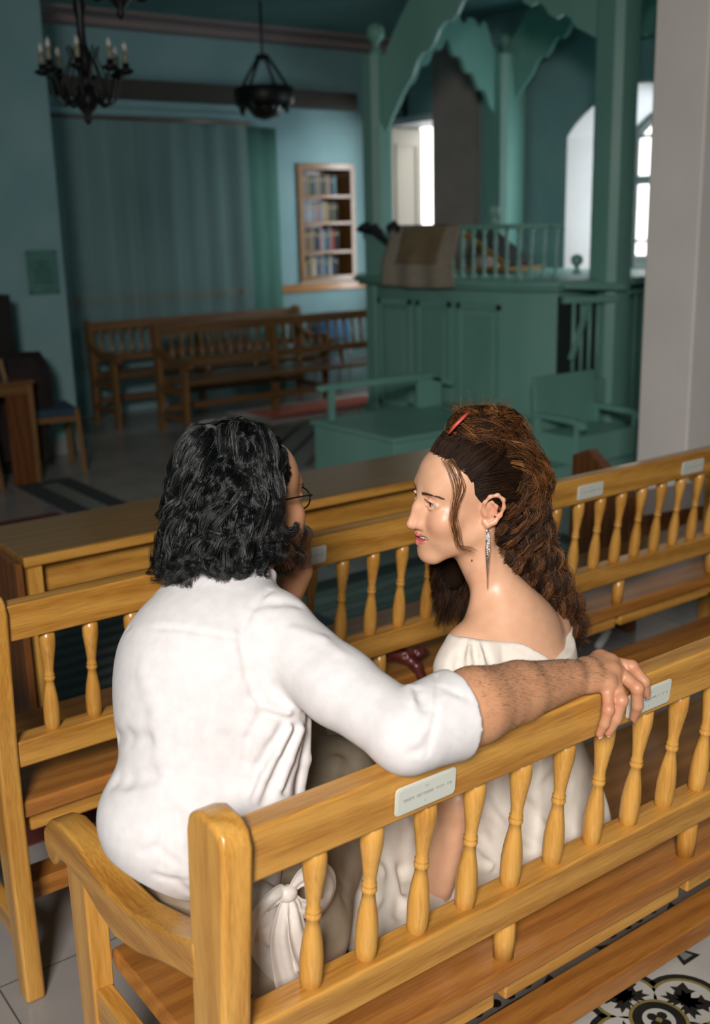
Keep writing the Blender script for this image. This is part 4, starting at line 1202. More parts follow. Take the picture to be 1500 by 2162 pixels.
def sculpt_head(B, H, female=True):
    w = H.w; q = H.sc; R = H.R
    e = lambda c, r, k=0.02, mode='add', Rm=None: B.ell(w(*c), V3(*r) * q, R if Rm is None else Rm, k, mode)
    cn = lambda a, b, ra, rb=None, k=0.012, mode='add': B.cone(w(*a), w(*b), ra * q, (ra if rb is None else rb) * q, k, mode)
    e((0, -0.018, 0.040), (0.074, 0.094, 0.084), 0)
    e((0, 0.022, -0.022), (0.058, 0.062, 0.082), 0.03)
    e((0, 0.036, 0.046), (0.060, 0.050, 0.050), 0.03)
    for sx in (-1, 1):
        cn((sx * 0.054, -0.004, -0.052), (sx * 0.016, 0.070, -0.100), 0.016, 0.014, 0.03)
        e((sx * 0.038, 0.060, -0.020), (0.022, 0.022, 0.020), 0.025)
        e((sx * 0.030, 0.062, -0.052), (0.020, 0.022, 0.026), 0.03)
    e((0, 0.078, -0.099), (0.017 if female else 0.022, 0.015, 0.015), 0.022)
    e((0, 0.0775, -0.062), (0.026, 0.019, 0.024), 0.02)
    cn((-0.030, 0.074 if female else 0.076, 0.030), (0.030, 0.074 if female else 0.076, 0.030), 0.012 if female else 0.015, None, 0.02)
    # eye sockets
    for sx in (-1, 1): e((sx * 0.031, 0.096, 0.010), (0.016, 0.014, 0.011), 0.014, 'cut')
    # nose: straight prominent bridge, rounded tip, nostril wings
    cn((0, 0.0825, 0.024), (0, 0.0995, -0.004), 0.0078, 0.0072, 0.016)
    cn((0, 0.0995, -0.004), (0, 0.1145, -0.0350), 0.0066, 0.0074, 0.012)
    cn((0, 0.108, -0.0405), (0, 0.096, -0.0415), 0.0055, 0.0060, 0.010)
    for sx in (-1, 1): cn((sx * 0.0060, 0.0820, 0.012), (sx * 0.0105, 0.0930, -0.0300), 0.0060, 0.0082, 0.012)
    for sx in (-1, 1):
        e((sx * 0.0122, 0.0965, -0.0375), (0.0056, 0.0095, 0.0062), 0.009)
        e((sx * 0.0066, 0.1030, -0.0452), (0.0032, 0.0048, 0.0020), 0.002, 'cut')
    # eyelids
    for sx in (-1, 1):
        c = (sx * 0.0305, 0.0735, 0.0095)
        e(c, (0.0158, 0.0142, 0.0138), 0.006)
        cn((sx * 0.0165, 0.0868, 0.0085), (sx * 0.0300, 0.0905, 0.0162), 0.0020, 0.0025, 0.004)
        cn((sx * 0.0300, 0.0905, 0.0162), (sx * 0.0465, 0.0795, 0.0095), 0.0025, 0.0020, 0.004)
        cn((sx * 0.0180, 0.0868, 0.0060), (sx * 0.0305, 0.0885, 0.0018), 0.0018, 0.0020, 0.004)
        cn((sx * 0.0305, 0.0885, 0.0018), (sx * 0.0455, 0.0790, 0.0070), 0.0020, 0.0018, 0.004)
        e((sx * 0.0312, 0.0895, 0.0088), (0.0142, 0.0118, 0.0054), 0.0012, 'cut')
    # mouth
    if female:
        up = [(-0.0410, 0.0675, -0.0435), (-0.0195, 0.0895, -0.0575), (-0.005, 0.1000, -0.0572), (0, 0.0997, -0.0585), (0.005, 0.1000, -0.0572), (0.0195, 0.0895, -0.0575), (0.0410, 0.0675, -0.0435)]
        lo = [(-0.0410, 0.0675, -0.0440), (-0.0185, 0.0885, -0.0680), (0, 0.0975, -0.0745), (0.0185, 0.0885, -0.0680), (0.0410, 0.0675, -0.0440)]
        ur, lr = [0.0016, 0.0030, 0.0042, 0.0036, 0.0042, 0.0030, 0.0016], [0.0016, 0.0040, 0.0054, 0.0040, 0.0016]
    else:
        up = [(-0.0250, 0.0800, -0.0600), (-0.005, 0.0950, -0.0580), (0.005, 0.0950, -0.0580), (0.0250, 0.0800, -0.0600)]
        lo = [(-0.0240, 0.0800, -0.0630), (0, 0.0930, -0.0680), (0.0240, 0.0800, -0.0630)]
        ur, lr = [0.002, 0.0045, 0.0045, 0.002], [0.002, 0.0055, 0.002]
    for i in range(len(up) - 1): cn(up[i], up[i + 1], ur[i], ur[i + 1], 0.004)
    for i in range(len(lo) - 1): cn(lo[i], lo[i + 1], lr[i], lr[i + 1], 0.004)
    if female:
        e((0, 0.0960, -0.0640), (0.0185, 0.0150, 0.0046), 0.002, 'cut')
        for sx in (-1, 1): e((sx * 0.0165, 0.0905, -0.0610), (0.0110, 0.0120, 0.0036), 0.002, 'cut')
        for sx in (-1, 1):   # smile fold
            B.crease(w(sx * 0.020, 0.092, -0.036), w(sx * 0.041, 0.070, -0.058), 0.0045 * q, 0.0014 * q)
            e((sx * 0.040, 0.064, -0.026), (0.020, 0.020, 0.018), 0.02)
    H.up = [w(*p) for p in up]; H.lo = [w(*p) for p in lo]; H.ur = [r * q for r in ur]; H.lr = [r * q for r in lr]
    # ears
    for sx in (-1, 1):
        y0, x0 = -0.014, 0.070
        e((sx * (x0 + 0.002), y0, -0.006), (0.007, 0.013, 0.024), 0.008)
        hel = [(0.004, 0.012, -0.002), (0.009, 0.013, 0.014), (0.014, 0.004, 0.026), (0.017, -0.010, 0.028), (0.019, -0.021, 0.018), (0.018, -0.023, 0.002), (0.014, -0.018, -0.014), (0.010, -0.008, -0.027), (0.006, 0.004, -0.032), (0.002, 0.010, -0.026)]
        pts = [w(sx * (x0 + a), y0 + b, c) for a, b, c in hel]
        B.chain(pts, [r * q for r in (0.003, 0.0034, 0.0036, 0.0036, 0.0036, 0.0034, 0.0036, 0.0050, 0.0058, 0.004)], 0.004)
        anti = [(0.010, -0.002, 0.014), (0.012, -0.011, 0.004), (0.010, -0.009, -0.012)]
        B.chain([w(sx * (x0 + a), y0 + b, c) for a, b, c in anti], [0.003 * q] * 3, 0.004)
        e((sx * (x0 + 0.013), y0 + 0.001, -0.006), (0.0062, 0.0062, 0.0090), 0.004, 'cut')
        cn((sx * (x0 + 0.002), y0 + 0.011, -0.004), (sx * (x0 + 0.006), y0 + 0.009, -0.012), 0.0036, 0.003, 0.004)


def seg_dist(P, a, b):
    ba = b - a; pa = P - a; t = np.clip(pa @ ba / max(ba @ ba, 1e-12), 0, 1)
    return np.linalg.norm(pa - t[:, None] * ba, axis=1)


def skin_tint(P, H, base, lip=None, blush=None, extra=None):
    C = np.tile(np.array(base), (len(P), 1))
    def blend(m, col):
        nonlocal C
        C = C * (1 - m[:, None]) + np.array(col) * m[:, None]
    if blush is not None:
        for sx in (-1, 1):
            d = np.linalg.norm((P - H.w(sx * 0.042, 0.070, -0.022)), axis=1); blend(0.30 * np.exp(-(d / 0.026) ** 2), blush)
            d = np.linalg.norm((P - H.w(sx * 0.086, -0.020, 0.0)), axis=1); blend(0.5 * np.exp(-(d / 0.022) ** 2), blush)
        d = np.linalg.norm((P - H.w(0, 0.118, -0.026)), axis=1); blend(0.35 * np.exp(-(d / 0.014) ** 2), blush)
    if lip is not None:
        dm = np.full(len(P), 9.0)
        for pts, rs in ((H.up, H.ur), (H.lo, H.lr)):
            for i in range(len(pts) - 1):
                dm = np.minimum(dm, seg_dist(P, pts[i], pts[i + 1]) - (rs[i] + rs[i + 1]) / 2)
        blend(np.clip((0.0024 - dm) / 0.0014, 0, 1), lip)
    if extra is not None: C = extra(P, C)
    return C


def skin_mat(name, base, rough=0.42):
    m = mat(name, base, rough, 0.5, sss=0.12)
    nt, N, L_, b_ = nodes(m)
    at = N.new('ShaderNodeVertexColor'); at.layer_name = 'tint'
    nz = N.new('ShaderNodeTexNoise'); nz.inputs['Scale'].default_value = 55; nz.inputs['Detail'].default_value = 5
    tc = N.new('ShaderNodeTexCoord'); L_.new(tc.outputs['Object'], nz.inputs['Vector'])
    mx = N.new('ShaderNodeMix'); mx.data_type = 'RGBA'; mx.blend_type = 'SOFT_LIGHT'; mx.inputs[0].default_value = 0.25
    L_.new(at.outputs[0], mx.inputs[6]); L_.new(nz.outputs['Fac'], mx.inputs[7]); L_.new(mx.outputs[2], b_.inputs['Base Color'])
    bp = N.new('ShaderNodeBump'); bp.inputs['Strength'].default_value = 0.12; bp.inputs['Distance'].default_value = 0.001
    n2 = N.new('ShaderNodeTexNoise'); n2.inputs['Scale'].default_value = 420; n2.inputs['Detail'].default_value = 2; L_.new(tc.outputs['Object'], n2.inputs['Vector'])
    L_.new(n2.outputs['Fac'], bp.inputs['Height']); L_.new(bp.outputs[0], b_.inputs['Normal'])
    return m


# ---------- strands
def strands(name, P, rad, mats, parent=None, sides=3, taper=0.25):
    """P (S, n, 3) polylines -> thin tubes, all strands of one head in one mesh"""
    S_, n, _ = P.shape
    T = np.gradient(P, axis=1); T /= np.maximum(np.linalg.norm(T, axis=2, keepdims=True), 1e-9)
    ref = np.tile(np.array([0.31, 0.87, 0.37]), (S_, n, 1))
    X = np.cross(T, ref); X /= np.maximum(np.linalg.norm(X, axis=2, keepdims=True), 1e-6); Y = np.cross(T, X)
    t = np.linspace(0, 1, n); rr = rad * (1 - (1 - taper) * np.clip((t - 0.6) / 0.4, 0, 1))
    if np.ndim(rad) == 0: rr = np.tile(rr, (S_, 1))
    ang = np.arange(sides) * 2 * np.pi / sides
    V = P[:, :, None, :] + rr[:, :, None, None] * (np.cos(ang)[None, None, :, None] * X[:, :, None, :] + np.sin(ang)[None, None, :, None] * Y[:, :, None, :])
    V = V.reshape(-1, 3)
    s_i, n_i, k_i = np.meshgrid(np.arange(S_), np.arange(n - 1), np.arange(sides), indexing='ij')
    b0 = (s_i * n + n_i) * sides; k2 = (k_i + 1) % sides
    Fq = np.stack([b0 + k_i, b0 + k2, b0 + sides + k2, b0 + sides + k_i], -1).reshape(-1, 4)
    return np_mesh(name, V, Fq, mats, parent)


def hair_mat(name, dark, light, rough=0.38, spec=0.5):
    m = mat(name, dark, rough, spec)
    nt, N, L_, b_ = nodes(m)
    g = N.new('ShaderNodeNewGeometry'); cr = N.new('ShaderNodeValToRGB')
    cr.color_ramp.elements[0].color = (*dark, 1); cr.color_ramp.elements[1].color = (*light, 1)
    cr.color_ramp.elements[0].position = 0.3
    L_.new(g.outputs['Random Per Island'], cr.inputs[0]); L_.new(cr.outputs[0], b_.inputs['Base Color'])
    return m


def catmull(pts, n):
    P = np.array(pts, float); m = len(P)
    Q = np.vstack([2 * P[0] - P[1], P, 2 * P[-1] - P[-2]])
    t = np.linspace(0, m - 1, n); i = np.minimum(t.astype(int), m - 2); f = (t - i)[:, None]
    p0, p1, p2, p3 = Q[i], Q[i + 1], Q[i + 2], Q[i + 3]
    return 0.5 * ((2 * p1) + (-p0 + p2) * f + (2 * p0 - 5 * p1 + 4 * p2 - p3) * f ** 2 + (-p0 + 3 * p1 - 3 * p2 + p3) * f ** 3)


def lock(guide, n_str, n_pts, width, curl_r, curl_n, rng, phase=None, frizz=0.0012, grow=1.0, coh=0.12):
    """a lock of hair around a guide curve: strands share one curl"""
    G = catmull(guide, n_pts)
    T = np.gradient(G, axis=0); T /= np.linalg.norm(T, axis=1, keepdims=True)
    ref = np.array([0.2, 0.3, 0.93]); X = np.cross(T, ref); X /= np.maximum(np.linalg.norm(X, axis=1, keepdims=True), 1e-6); Y = np.cross(T, X)
    t = np.linspace(0, 1, n_pts)
    ph = rng.uniform(0, 6.28) if phase is None else phase
    out = []
    env = np.clip(t * 4, 0, 1) * (0.5 + 0.5 * t) ** grow
    cc = 2 * np.pi * curl_n * t + ph
    for k in range(n_str):
        a = rng.uniform(0, 6.28); r = width * math.sqrt(rng.uniform(0, 1))
        cr_ = curl_r * rng.uniform(0.8, 1.2)
        dph = rng.normal(0, coh)
        ox = r * math.cos(a) * (0.4 + 0.6 * np.sin(math.pi * np.clip(t * 0.8 + 0.1, 0, 1))) + cr_ * env * np.cos(cc + dph)
        oy = r * math.sin(a) * (0.4 + 0.6 * np.sin(math.pi * np.clip(t * 0.8 + 0.1, 0, 1))) + cr_ * env * np.sin(cc + dph)
        fz = np.cumsum(rng.normal(0, frizz, (n_pts, 3)), axis=0) * 0.5
        out.append(G + ox[:, None] * X + oy[:, None] * Y + fz)
    return out


def eyes(H, parent, iris=(0.10, 0.05, 0.02), gaze=(0, 0)):
    white = mat('eye_white', (0.60, 0.53, 0.48), 0.25, coat=0.3); ir = mat('iris_brown', iris, 0.15, coat=0.6); pu = mat('pupil', (0.003, 0.003, 0.003), 0.1)
    for sx in (-1, 1):
        c = H.w(sx * 0.0305, 0.0755, 0.0092)
        g = H.R.T @ V3(gaze[0], 1, gaze[1]); g /= np.linalg.norm(g)
        up = np.cross(g, H.S); up /= np.linalg.norm(up); sd = np.cross(up, g)
        vs = []; fs = []; mi = []
        nu, nv = 20, 18; r = 0.0118 * H.sc
        for i in range(nu + 1):
            th = math.pi * i / nu
            for j in range(nv):
                ph = 2 * math.pi * j / nv
                rr = r * (1.035 if th < 0.42 else 1)
                vs.append(c + rr * (math.cos(th) * g + math.sin(th) * (math.cos(ph) * sd + math.sin(ph) * up)))
        for i in range(nu):
            for j in range(nv):
                fs.append((i * nv + j, i * nv + (j + 1) % nv, (i + 1) * nv + (j + 1) % nv, (i + 1) * nv + j)); mi.append(2 if i < 1 else 1 if i < 3 else 0)
        np_mesh('eye', np.array(vs), np.array(fs)[:, ::-1], [white, ir, pu], parent, fmat=np.array(mi))

# ------------------------------------------------------------ the woman
SKIN_W = (0.70, 0.395, 0.245)
HW = Head((1.205, 1.335, 1.146), 165.0, -2.0, 4.2, 0.90)


def hand(B, wrist, mcps, fingers, thumb, palm_n, r=0.0088, pr=0.0125):
    """palm as a blended fan from the wrist to the knuckles; fingers are separate bent chains"""
    wrist = V3(*wrist)
    for m_ in mcps:
        m_ = V3(*m_); a = wrist + (m_ - wrist) * 0.15
        B.cone(a, m_, pr * 1.15, pr * 0.92, 0.012)
    for i in range(len(mcps) - 1):
        B.cone(mcps[i], mcps[i + 1], pr * 0.85, pr * 0.85, 0.010)
        B.cone(wrist + (V3(*mcps[i]) - wrist) * 0.5, wrist + (V3(*mcps[i + 1]) - wrist) * 0.5, pr * 1.1, pr * 1.1, 0.010)
    for k, (m_, ch) in enumerate(zip(mcps, fingers)):
        f_ = (0.86, 0.97, 1.0, 0.98)[k] if len(mcps) == 4 else 1
        pts = [V3(*m_)] + [V3(*c) for c in ch]
        B.chain(pts, [r * 1.18 * f_, r * 1.04 * f_, r * 0.92 * f_, r * 0.74 * f_], 0.0035)
        B.ell(pts[0], V3(1, 1, 1) * r * 1.25 * f_, None, 0.008)
        B.ell(pts[1], V3(1, 1, 1) * r * 1.12 * f_, None, 0.003)
    tp = [V3(*t) for t in thumb]
    B.chain(tp, [pr * 1.1, r * 1.25, r * 1.1, r * 0.9], 0.007)


BW = Sculpt(0.0021)
sculpt_head(BW, HW, True)
TY = frame(100, 0, 0); TR = np.array(TY)
def tw(c, a, b, z): return V3(c[0], c[1], c[2]) + a * TY[0] + b * TY[1] + V3(0, 0, z)
CH = (1.262, 1.272, 0.86)
LS = V3(1.165, 1.270, 0.888); RS = V3(1.366, 1.295, 0.872)
neck0 = HW.w(0, -0.004, -0.055); NB_ = V3(1.252, 1.285, 0.955)
BW.cone(neck0, NB_, 0.042, 0.042, 0.02)
BW.cone(NB_, V3(1.262, 1.285, 0.90), 0.044, 0.060, 0.03)
BW.cone(NB_ + V3(0, 0, -0.012), LS + V3(0.012, 0, 0.008), 0.030, 0.034, 0.035)
BW.cone(NB_ + V3(0, 0, -0.012), RS + V3(-0.02, 0, 0.006), 0.030, 0.034, 0.035)
BW.ell(CH, (0.116, 0.080, 0.115), TR, 0.04)
BW.ell(tw(CH, 0.06, 0.045, -0.055), (0.055, 0.055, 0.055), TR, 0.03); BW.ell(tw(CH, -0.06, 0.045, -0.055), (0.055, 0.055, 0.055), TR, 0.03)
BW.cone(V3(1.264, 1.272, 0.80), V3(1.285, 1.28, 0.68), 0.100, 0.095, 0.04)
BW.ell((1.30, 1.285, 0.575), (0.165, 0.115, 0.105), TR, 0.05)
# clavicle and sterno line give the neck its shape
BW.cone(HW.w(0.052, -0.02, -0.045), V3(1.205, 1.300, 0.925), 0.013, 0.010, 0.018)
BW.cone(V3(1.205, 1.315, 0.915), V3(1.135, 1.275, 0.905), 0.010, 0.009, 0.018)
# arms
ELB = V3(1.058, 1.185, 0.69); WR = V3(1.028, 1.205, 0.513)
BW.ell(LS, (0.046, 0.046, 0.046), None, 0.03)
BW.chain([LS, ELB, WR], [0.043, 0.036, 0.024], 0.02)
hm = [(0.985, 1.195, 0.482), (0.980, 1.214, 0.484), (0.982, 1.233, 0.484), (0.990, 1.250, 0.482)]
hand(BW, WR + V3(0, 0, -0.014), hm, [[(m[0] - 0.028, m[1] + 0.004 * i, 0.488), (m[0] - 0.048, m[1] + 0.006 * i, 0.480), (m[0] - 0.062, m[1] + 0.008 * i, 0.472)] for i, m in enumerate(hm)],
     [WR + V3(-0.004, 0.010, -0.014), (1.015, 1.255, 0.480), (1.003, 1.275, 0.476), (0.990, 1.290, 0.474)], None, r=0.0075, pr=0.0105)
RE = V3(1.435, 1.44, 0.67); RWR = V3(1.30, 1.56, 0.63)
BW.ell(RS, (0.046, 0.046, 0.046), None, 0.03)
BW.chain([RS, RE, RWR], [0.043, 0.036, 0.024], 0.02)
hm = [(1.235, 1.600, 0.630), (1.228, 1.585, 0.638), (1.224, 1.568, 0.640), (1.226, 1.550, 0.636)]
hand(BW, RWR, hm, [[(m[0] - 0.03, m[1] + 0.010, 0.625), (m[0] - 0.046, m[1] + 0.014, 0.612), (m[0] - 0.056, m[1] + 0.016, 0.600)] for m in hm],
     [RWR + V3(-0.01, -0.01, 0), (1.265, 1.53, 0.635), (1.245, 1.52, 0.628), (1.225, 1.52, 0.62)], None, r=0.0075, pr=0.0105)
# legs
for hx, kx, ax in (((1.225, 1.29, 0.555), (1.08, 1.66, 0.525), (1.07, 1.70, 0.10)), ((1.37, 1.32, 0.555), (1.24, 1.70, 0.525), (1.25, 1.74, 0.10))):
    BW.chain([V3(*hx), V3(*kx)], [0.078, 0.054], 0.03)
    BW.chain([V3(*kx), V3(ax[0], ax[1], 0.36), V3(*ax)], [0.052, 0.050, 0.032], 0.02)
    BW.chain([V3(ax[0], ax[1], 0.06), V3(ax[0] - 0.02, ax[1] + 0.09, 0.045), V3(ax[0] - 0.04, ax[1] + 0.17, 0.022)], [0.036, 0.034, 0.020], 0.02)
vw, fw = BW.mesh()
vw = smooth_verts(vw, fw, 1, 0.4)


def w_extra(P, C):
    # a small mole on the neck, rosier shoulder
    d = np.linalg.norm(P - MOLE, axis=1)
    m = (d < 0.0021)[:, None]
    return np.where(m, np.array((0.06, 0.02, 0.012)), C)


_np = HW.w(0.060, 0.019, -0.108)
_i = np.argmin(np.linalg.norm(vw - (_np), axis=1)); MOLE = vw[_i]
WOMAN = empty('person', (1.30, 1.285, 0.47))
tag(WOMAN, 'smiling woman with long curly brown hair in an off-shoulder ivory dress', 'person', None)
def pchild(o):
    o.parent = WOMAN; o.location = (-1.30, -1.285, -0.47); return o
SKINW = skin_mat('warm_skin_woman', SKIN_W, 0.40)
body = pchild(np_mesh('body', vw, fw, SKINW, attrs=skin_tint(vw, HW, SKIN_W, (0.58, 0.13, 0.12), (0.72, 0.26, 0.17), w_extra)))


class Grp:
    pass


_before = set(bpy.data.objects)
eyes(HW, None, (0.07, 0.035, 0.018), gaze=(-0.10, 0.02))
for o in set(bpy.data.objects) - _before: pchild(o)
# teeth
q = MB()
tp = [(-0.0165, 0.0835, -0.0625), (-0.011, 0.0885, -0.0620), (-0.0055, 0.0920, -0.0615), (0.0, 0.0932, -0.0612), (0.0055, 0.0920, -0.0615), (0.011, 0.0885, -0.0620), (0.0165, 0.0835, -0.0625)]
for a, c in zip(tp[:-1], tp[1:]):
    A, C_ = HW.w(*a), HW.w(*c); mm = (A + C_) / 2
    q.lathe([(0.0016, -0.0036), (0.0031, -0.0030), (0.0034, 0.0005), (0.0031, 0.0036), (0.001, 0.0044)], tuple(mm), tuple(HW.U), 10)
pchild(q.build('teeth', mat('tooth_enamel', (0.80, 0.76, 0.66), 0.15, coat=0.5)))
# brows and lashes
rng = np.random.default_rng(11)
def brow(H, sx, n=520, L0=0.007, thick=0.0062, up=-0.0015):
    out = []
    for k in range(n):
        t = rng.uniform(0, 1)
        a = 0.012 + 0.040 * t; c = 0.0275 + 0.0072 * math.sin(t * 2.2) - 0.005 * t + up + rng.uniform(-1, 1) * thick * (1 - 0.65 * t) * 0.5
        b = 0.0905 - 0.30 * max(0, a - 0.018) * 1.0 - 9.0 * max(0, a - 0.030) ** 2
        p0 = H.w(sx * a, b, c); p1 = H.w(sx * (a + L0 * 0.8), b - 0.0020 - 0.0035 * t, c + 0.0015 * (1 - 2 * t))
        out.append(np.linspace(p0, p1, 5))
    return out
HFWD = HW.F
def project_out(P, verts, faces, off):
    """lift points so that they sit on the surface"""
    out = P.copy(); flat = P.reshape(-1, 3)
    c = flat.mean(0); near = verts[np.linalg.norm(verts - c, axis=1) < 0.06]
    res = np.empty_like(flat)
    for i0 in range(0, len(flat), 400):
        ch = flat[i0:i0 + 400]
        d = np.linalg.norm(ch[:, None, :] - near[None, :, :], axis=2); j = d.argmin(1)
        res[i0:i0 + 400] = ch + HFWD * np.maximum(0.0004 - (ch - near[j]) @ HFWD, -0.004)[:, None]
    return res.reshape(P.shape) + off
for sx in (-1, 1):
    P = np.array(brow(HW, sx)); P = project_out(P, vw, fw, HW.F * 0.0006)
    pchild(strands('eyebrow', P, 0.00026, hair_mat('brow_brown', (0.075, 0.032, 0.016), (0.13, 0.06, 0.03))))
    out = []
    for k in range(26):
        t = 0.25 + 0.75 * k / 25; a = 0.019 + 0.026 * t; c = 0.0095 + 0.0058 * math.sin(math.pi * t); b = 0.0885 + 0.003 * math.sin(math.pi * t) - 0.008 * max(0, t - 0.5)
        p = HW.w(sx * a, b, c); p = HW.w(sx * a, b + 0.001, c + 0.0022); out.append(catmull([p, HW.w(sx * (a + 0.0008 * k / 25), b + 0.0045, c + 0.0040), HW.w(sx * (a + 0.003 * t), b + 0.0065, c + 0.0078)], 6))
    pchild(strands('eyelashes', np.array(out), 0.00017, mat('lash_black', (0.01, 0.006, 0.004), 0.5)))

# ---- dress
DR = Sculpt(0.0034)
DR.ell(CH + V3(0.004, 0, 0.0), (0.130, 0.096, 0.112), TR, 0.04)
DR.ell(tw(CH, 0.06, 0.048, -0.055), (0.062, 0.062, 0.06), TR, 0.03); DR.ell(tw(CH, -0.06, 0.048, -0.055), (0.062, 0.062, 0.06), TR, 0.03)
DR.cone(V3(1.264, 1.272, 0.80), V3(1.285, 1.28, 0.68), 0.112, 0.108, 0.04)
DR.ell((1.292, 1.285, 0.585), (0.165, 0.130, 0.125), TR, 0.06)
# seat fullness towards the back rail and skirt over the thighs
DR.ell((1.30, 1.20, 0.520), (0.140, 0.085, 0.060), TR, 0.05)
DR.ell((1.175, 1.17, 0.495), (0.090, 0.055, 0.030), None, 0.03)
for hx, kx, ax in (((1.225, 1.29, 0.555), (1.08, 1.66, 0.53), (1.07, 1.72, 0.14)), ((1.37, 1.32, 0.555), (1.24, 1.70, 0.53), (1.25, 1.76, 0.14))):
    DR.chain([V3(*hx), V3(*kx)], [0.096, 0.072], 0.05)
    DR.chain([V3(*kx), V3(*ax)], [0.074, 0.10], 0.06)
# skirt spread over the seat towards the man
DR.ell((0.985, 1.30, 0.50), (0.135, 0.140, 0.040), None, 0.05)
DR.chain([V3(1.16, 1.28, 0.60), V3(1.03, 1.33, 0.60), V3(0.95, 1.37, 0.53)], [0.06, 0.065, 0.035], 0.05)
DR.ell((0.925, 1.200, 0.483), (0.070, 0.075, 0.018), None, 0.03)
# puff sleeve and band of the neckline
DR.chain([V3(1.163, 1.264, 0.900), V3(1.142, 1.254, 0.868), V3(1.127, 1.244, 0.825)], [0.050, 0.056, 0.044], 0.02)
DR.chain([V3(1.375, 1.300, 0.880), V3(1.392, 1.320, 0.84)], [0.050, 0.054], 0.02)
# folds
rg = np.random.default_rng(2)
for k in range(0):
    a = -1.2 + k * 0.33
    p0 = V3(1.118 + 0.02 * math.cos(a), 1.245 + 0.02 * math.sin(a), 0.955); p1 = V3(1.090 + 0.075 * math.cos(a), 1.225 + 0.075 * math.sin(a), 0.855)
    DR.crease(p0, p1, 0.010, 0.0060); 
DFOLDS = [((1.127, 1.243, 0.931), (1.154, 1.244, 0.929), 0.003, 0.0016),
          ((1.154, 1.244, 0.929), (1.179, 1.224, 0.924), 0.003, 0.0016),
          ((1.179, 1.224, 0.924), (1.199, 1.199, 0.915), 0.003, 0.0016),
          ((1.199, 1.199, 0.915), (1.225, 1.18, 0.895), 0.003, 0.0016),
          ((1.225, 1.18, 0.895), (1.241, 1.173, 0.883), 0.003, 0.0016),
          ((1.126, 1.242, 0.93), (1.107, 1.232, 0.912), 0.0055, 0.009),
          ((1.107, 1.232, 0.912), (1.096, 1.22, 0.89), 0.0055, 0.009),
          ((1.134, 1.233, 0.93), (1.124, 1.217, 0.913), 0.0055, 0.009),
          ((1.124, 1.217, 0.913), (1.117, 1.203, 0.89), 0.0055, 0.009),
          ((1.145, 1.224, 0.928), (1.143, 1.209, 0.91), 0.0055, 0.008),
          ((1.143, 1.209, 0.91), (1.142, 1.196, 0.885), 0.0055, 0.008),
          ((1.103, 1.245, 0.913), (1.091, 1.242, 0.901), 0.006, 0.005),
          ((1.091, 1.242, 0.901), (1.088, 1.235, 0.887), 0.006, 0.005),
          ((1.178, 1.21, 0.917), (1.169, 1.2, 0.893), 0.0035, 0.0025),
          ((1.142, 1.231, 0.931), (1.133, 1.212, 0.912), 0.0055, -0.006),
          ((1.133, 1.212, 0.912), (1.125, 1.199, 0.889), 0.0055, -0.006),
          ((1.129, 1.238, 0.93), (1.115, 1.224, 0.913), 0.0055, -0.006),
          ((1.115, 1.224, 0.913), (1.105, 1.211, 0.89), 0.0055, -0.006),
          ((1.292, 1.166, 0.693), (1.29, 1.157, 0.642), 0.01, 0.006),
          ((1.29, 1.157, 0.642), (1.268, 1.146, 0.59), 0.01, 0.006),
          ((1.177, 1.206, 0.66), (1.203, 1.175, 0.628), 0.012, 0.006),
          ((1.203, 1.175, 0.628), (1.256, 1.146, 0.585), 0.012, 0.006),
          ((1.151, 1.202, 0.617), (1.18, 1.174, 0.582), 0.01, -0.006),
          ((1.18, 1.174, 0.582), (1.216, 1.14, 0.557), 0.01, -0.006),
          ((1.128, 1.225, 0.633), (1.134, 1.208, 0.574), 0.011, 0.008),
          ((1.134, 1.208, 0.574), (1.14, 1.19, 0.525), 0.011, 0.008),
          ((1.236, 1.175, 0.708), (1.221, 1.17, 0.643), 0.012, -0.005),
          ((1.221, 1.17, 0.643), (1.227, 1.152, 0.584), 0.012, -0.005),
          ((1.154, 1.242, 0.671), (1.168, 1.197, 0.631), 0.01, 0.007),
          ((1.168, 1.197, 0.631), (1.182, 1.163, 0.559), 0.01, 0.007),
          ((1.115, 1.223, 0.583), (1.142, 1.204, 0.546), 0.008, -0.008),
          ((1.142, 1.204, 0.546), (1.14, 1.183, 0.524), 0.008, -0.008),
          ((1.006, 1.257, 0.609), (0.989, 1.25, 0.538), 0.012, 0.012),
          ((0.989, 1.25, 0.538), (0.933, 1.192, 0.522), 0.012, 0.012),
          ((0.998, 1.284, 0.653), (0.973, 1.28, 0.575), 0.012, -0.01),
          ((0.973, 1.28, 0.575), (0.956, 1.208, 0.529), 0.012, -0.01),
          ((0.955, 1.297, 0.556), (0.919, 1.237, 0.53), 0.012, 0.011),
          ((0.919, 1.237, 0.53), (0.867, 1.209, 0.498), 0.012, 0.011),
          ((0.902, 1.281, 0.531), (0.862, 1.252, 0.511), 0.01, -0.01),
          ((1.027, 1.269, 0.65), (1.032, 1.251, 0.584), 0.01, 0.01),
          ((1.032, 1.251, 0.584), (1.022, 1.233, 0.534), 0.01, 0.01),
          ((1.102, 1.245, 0.541), (1.05, 1.21, 0.525), 0.01, 0.009),
          ((1.05, 1.21, 0.525), (1.031, 1.177, 0.514), 0.01, 0.009)]
for f_ in DFOLDS: DR.crease(*f_)
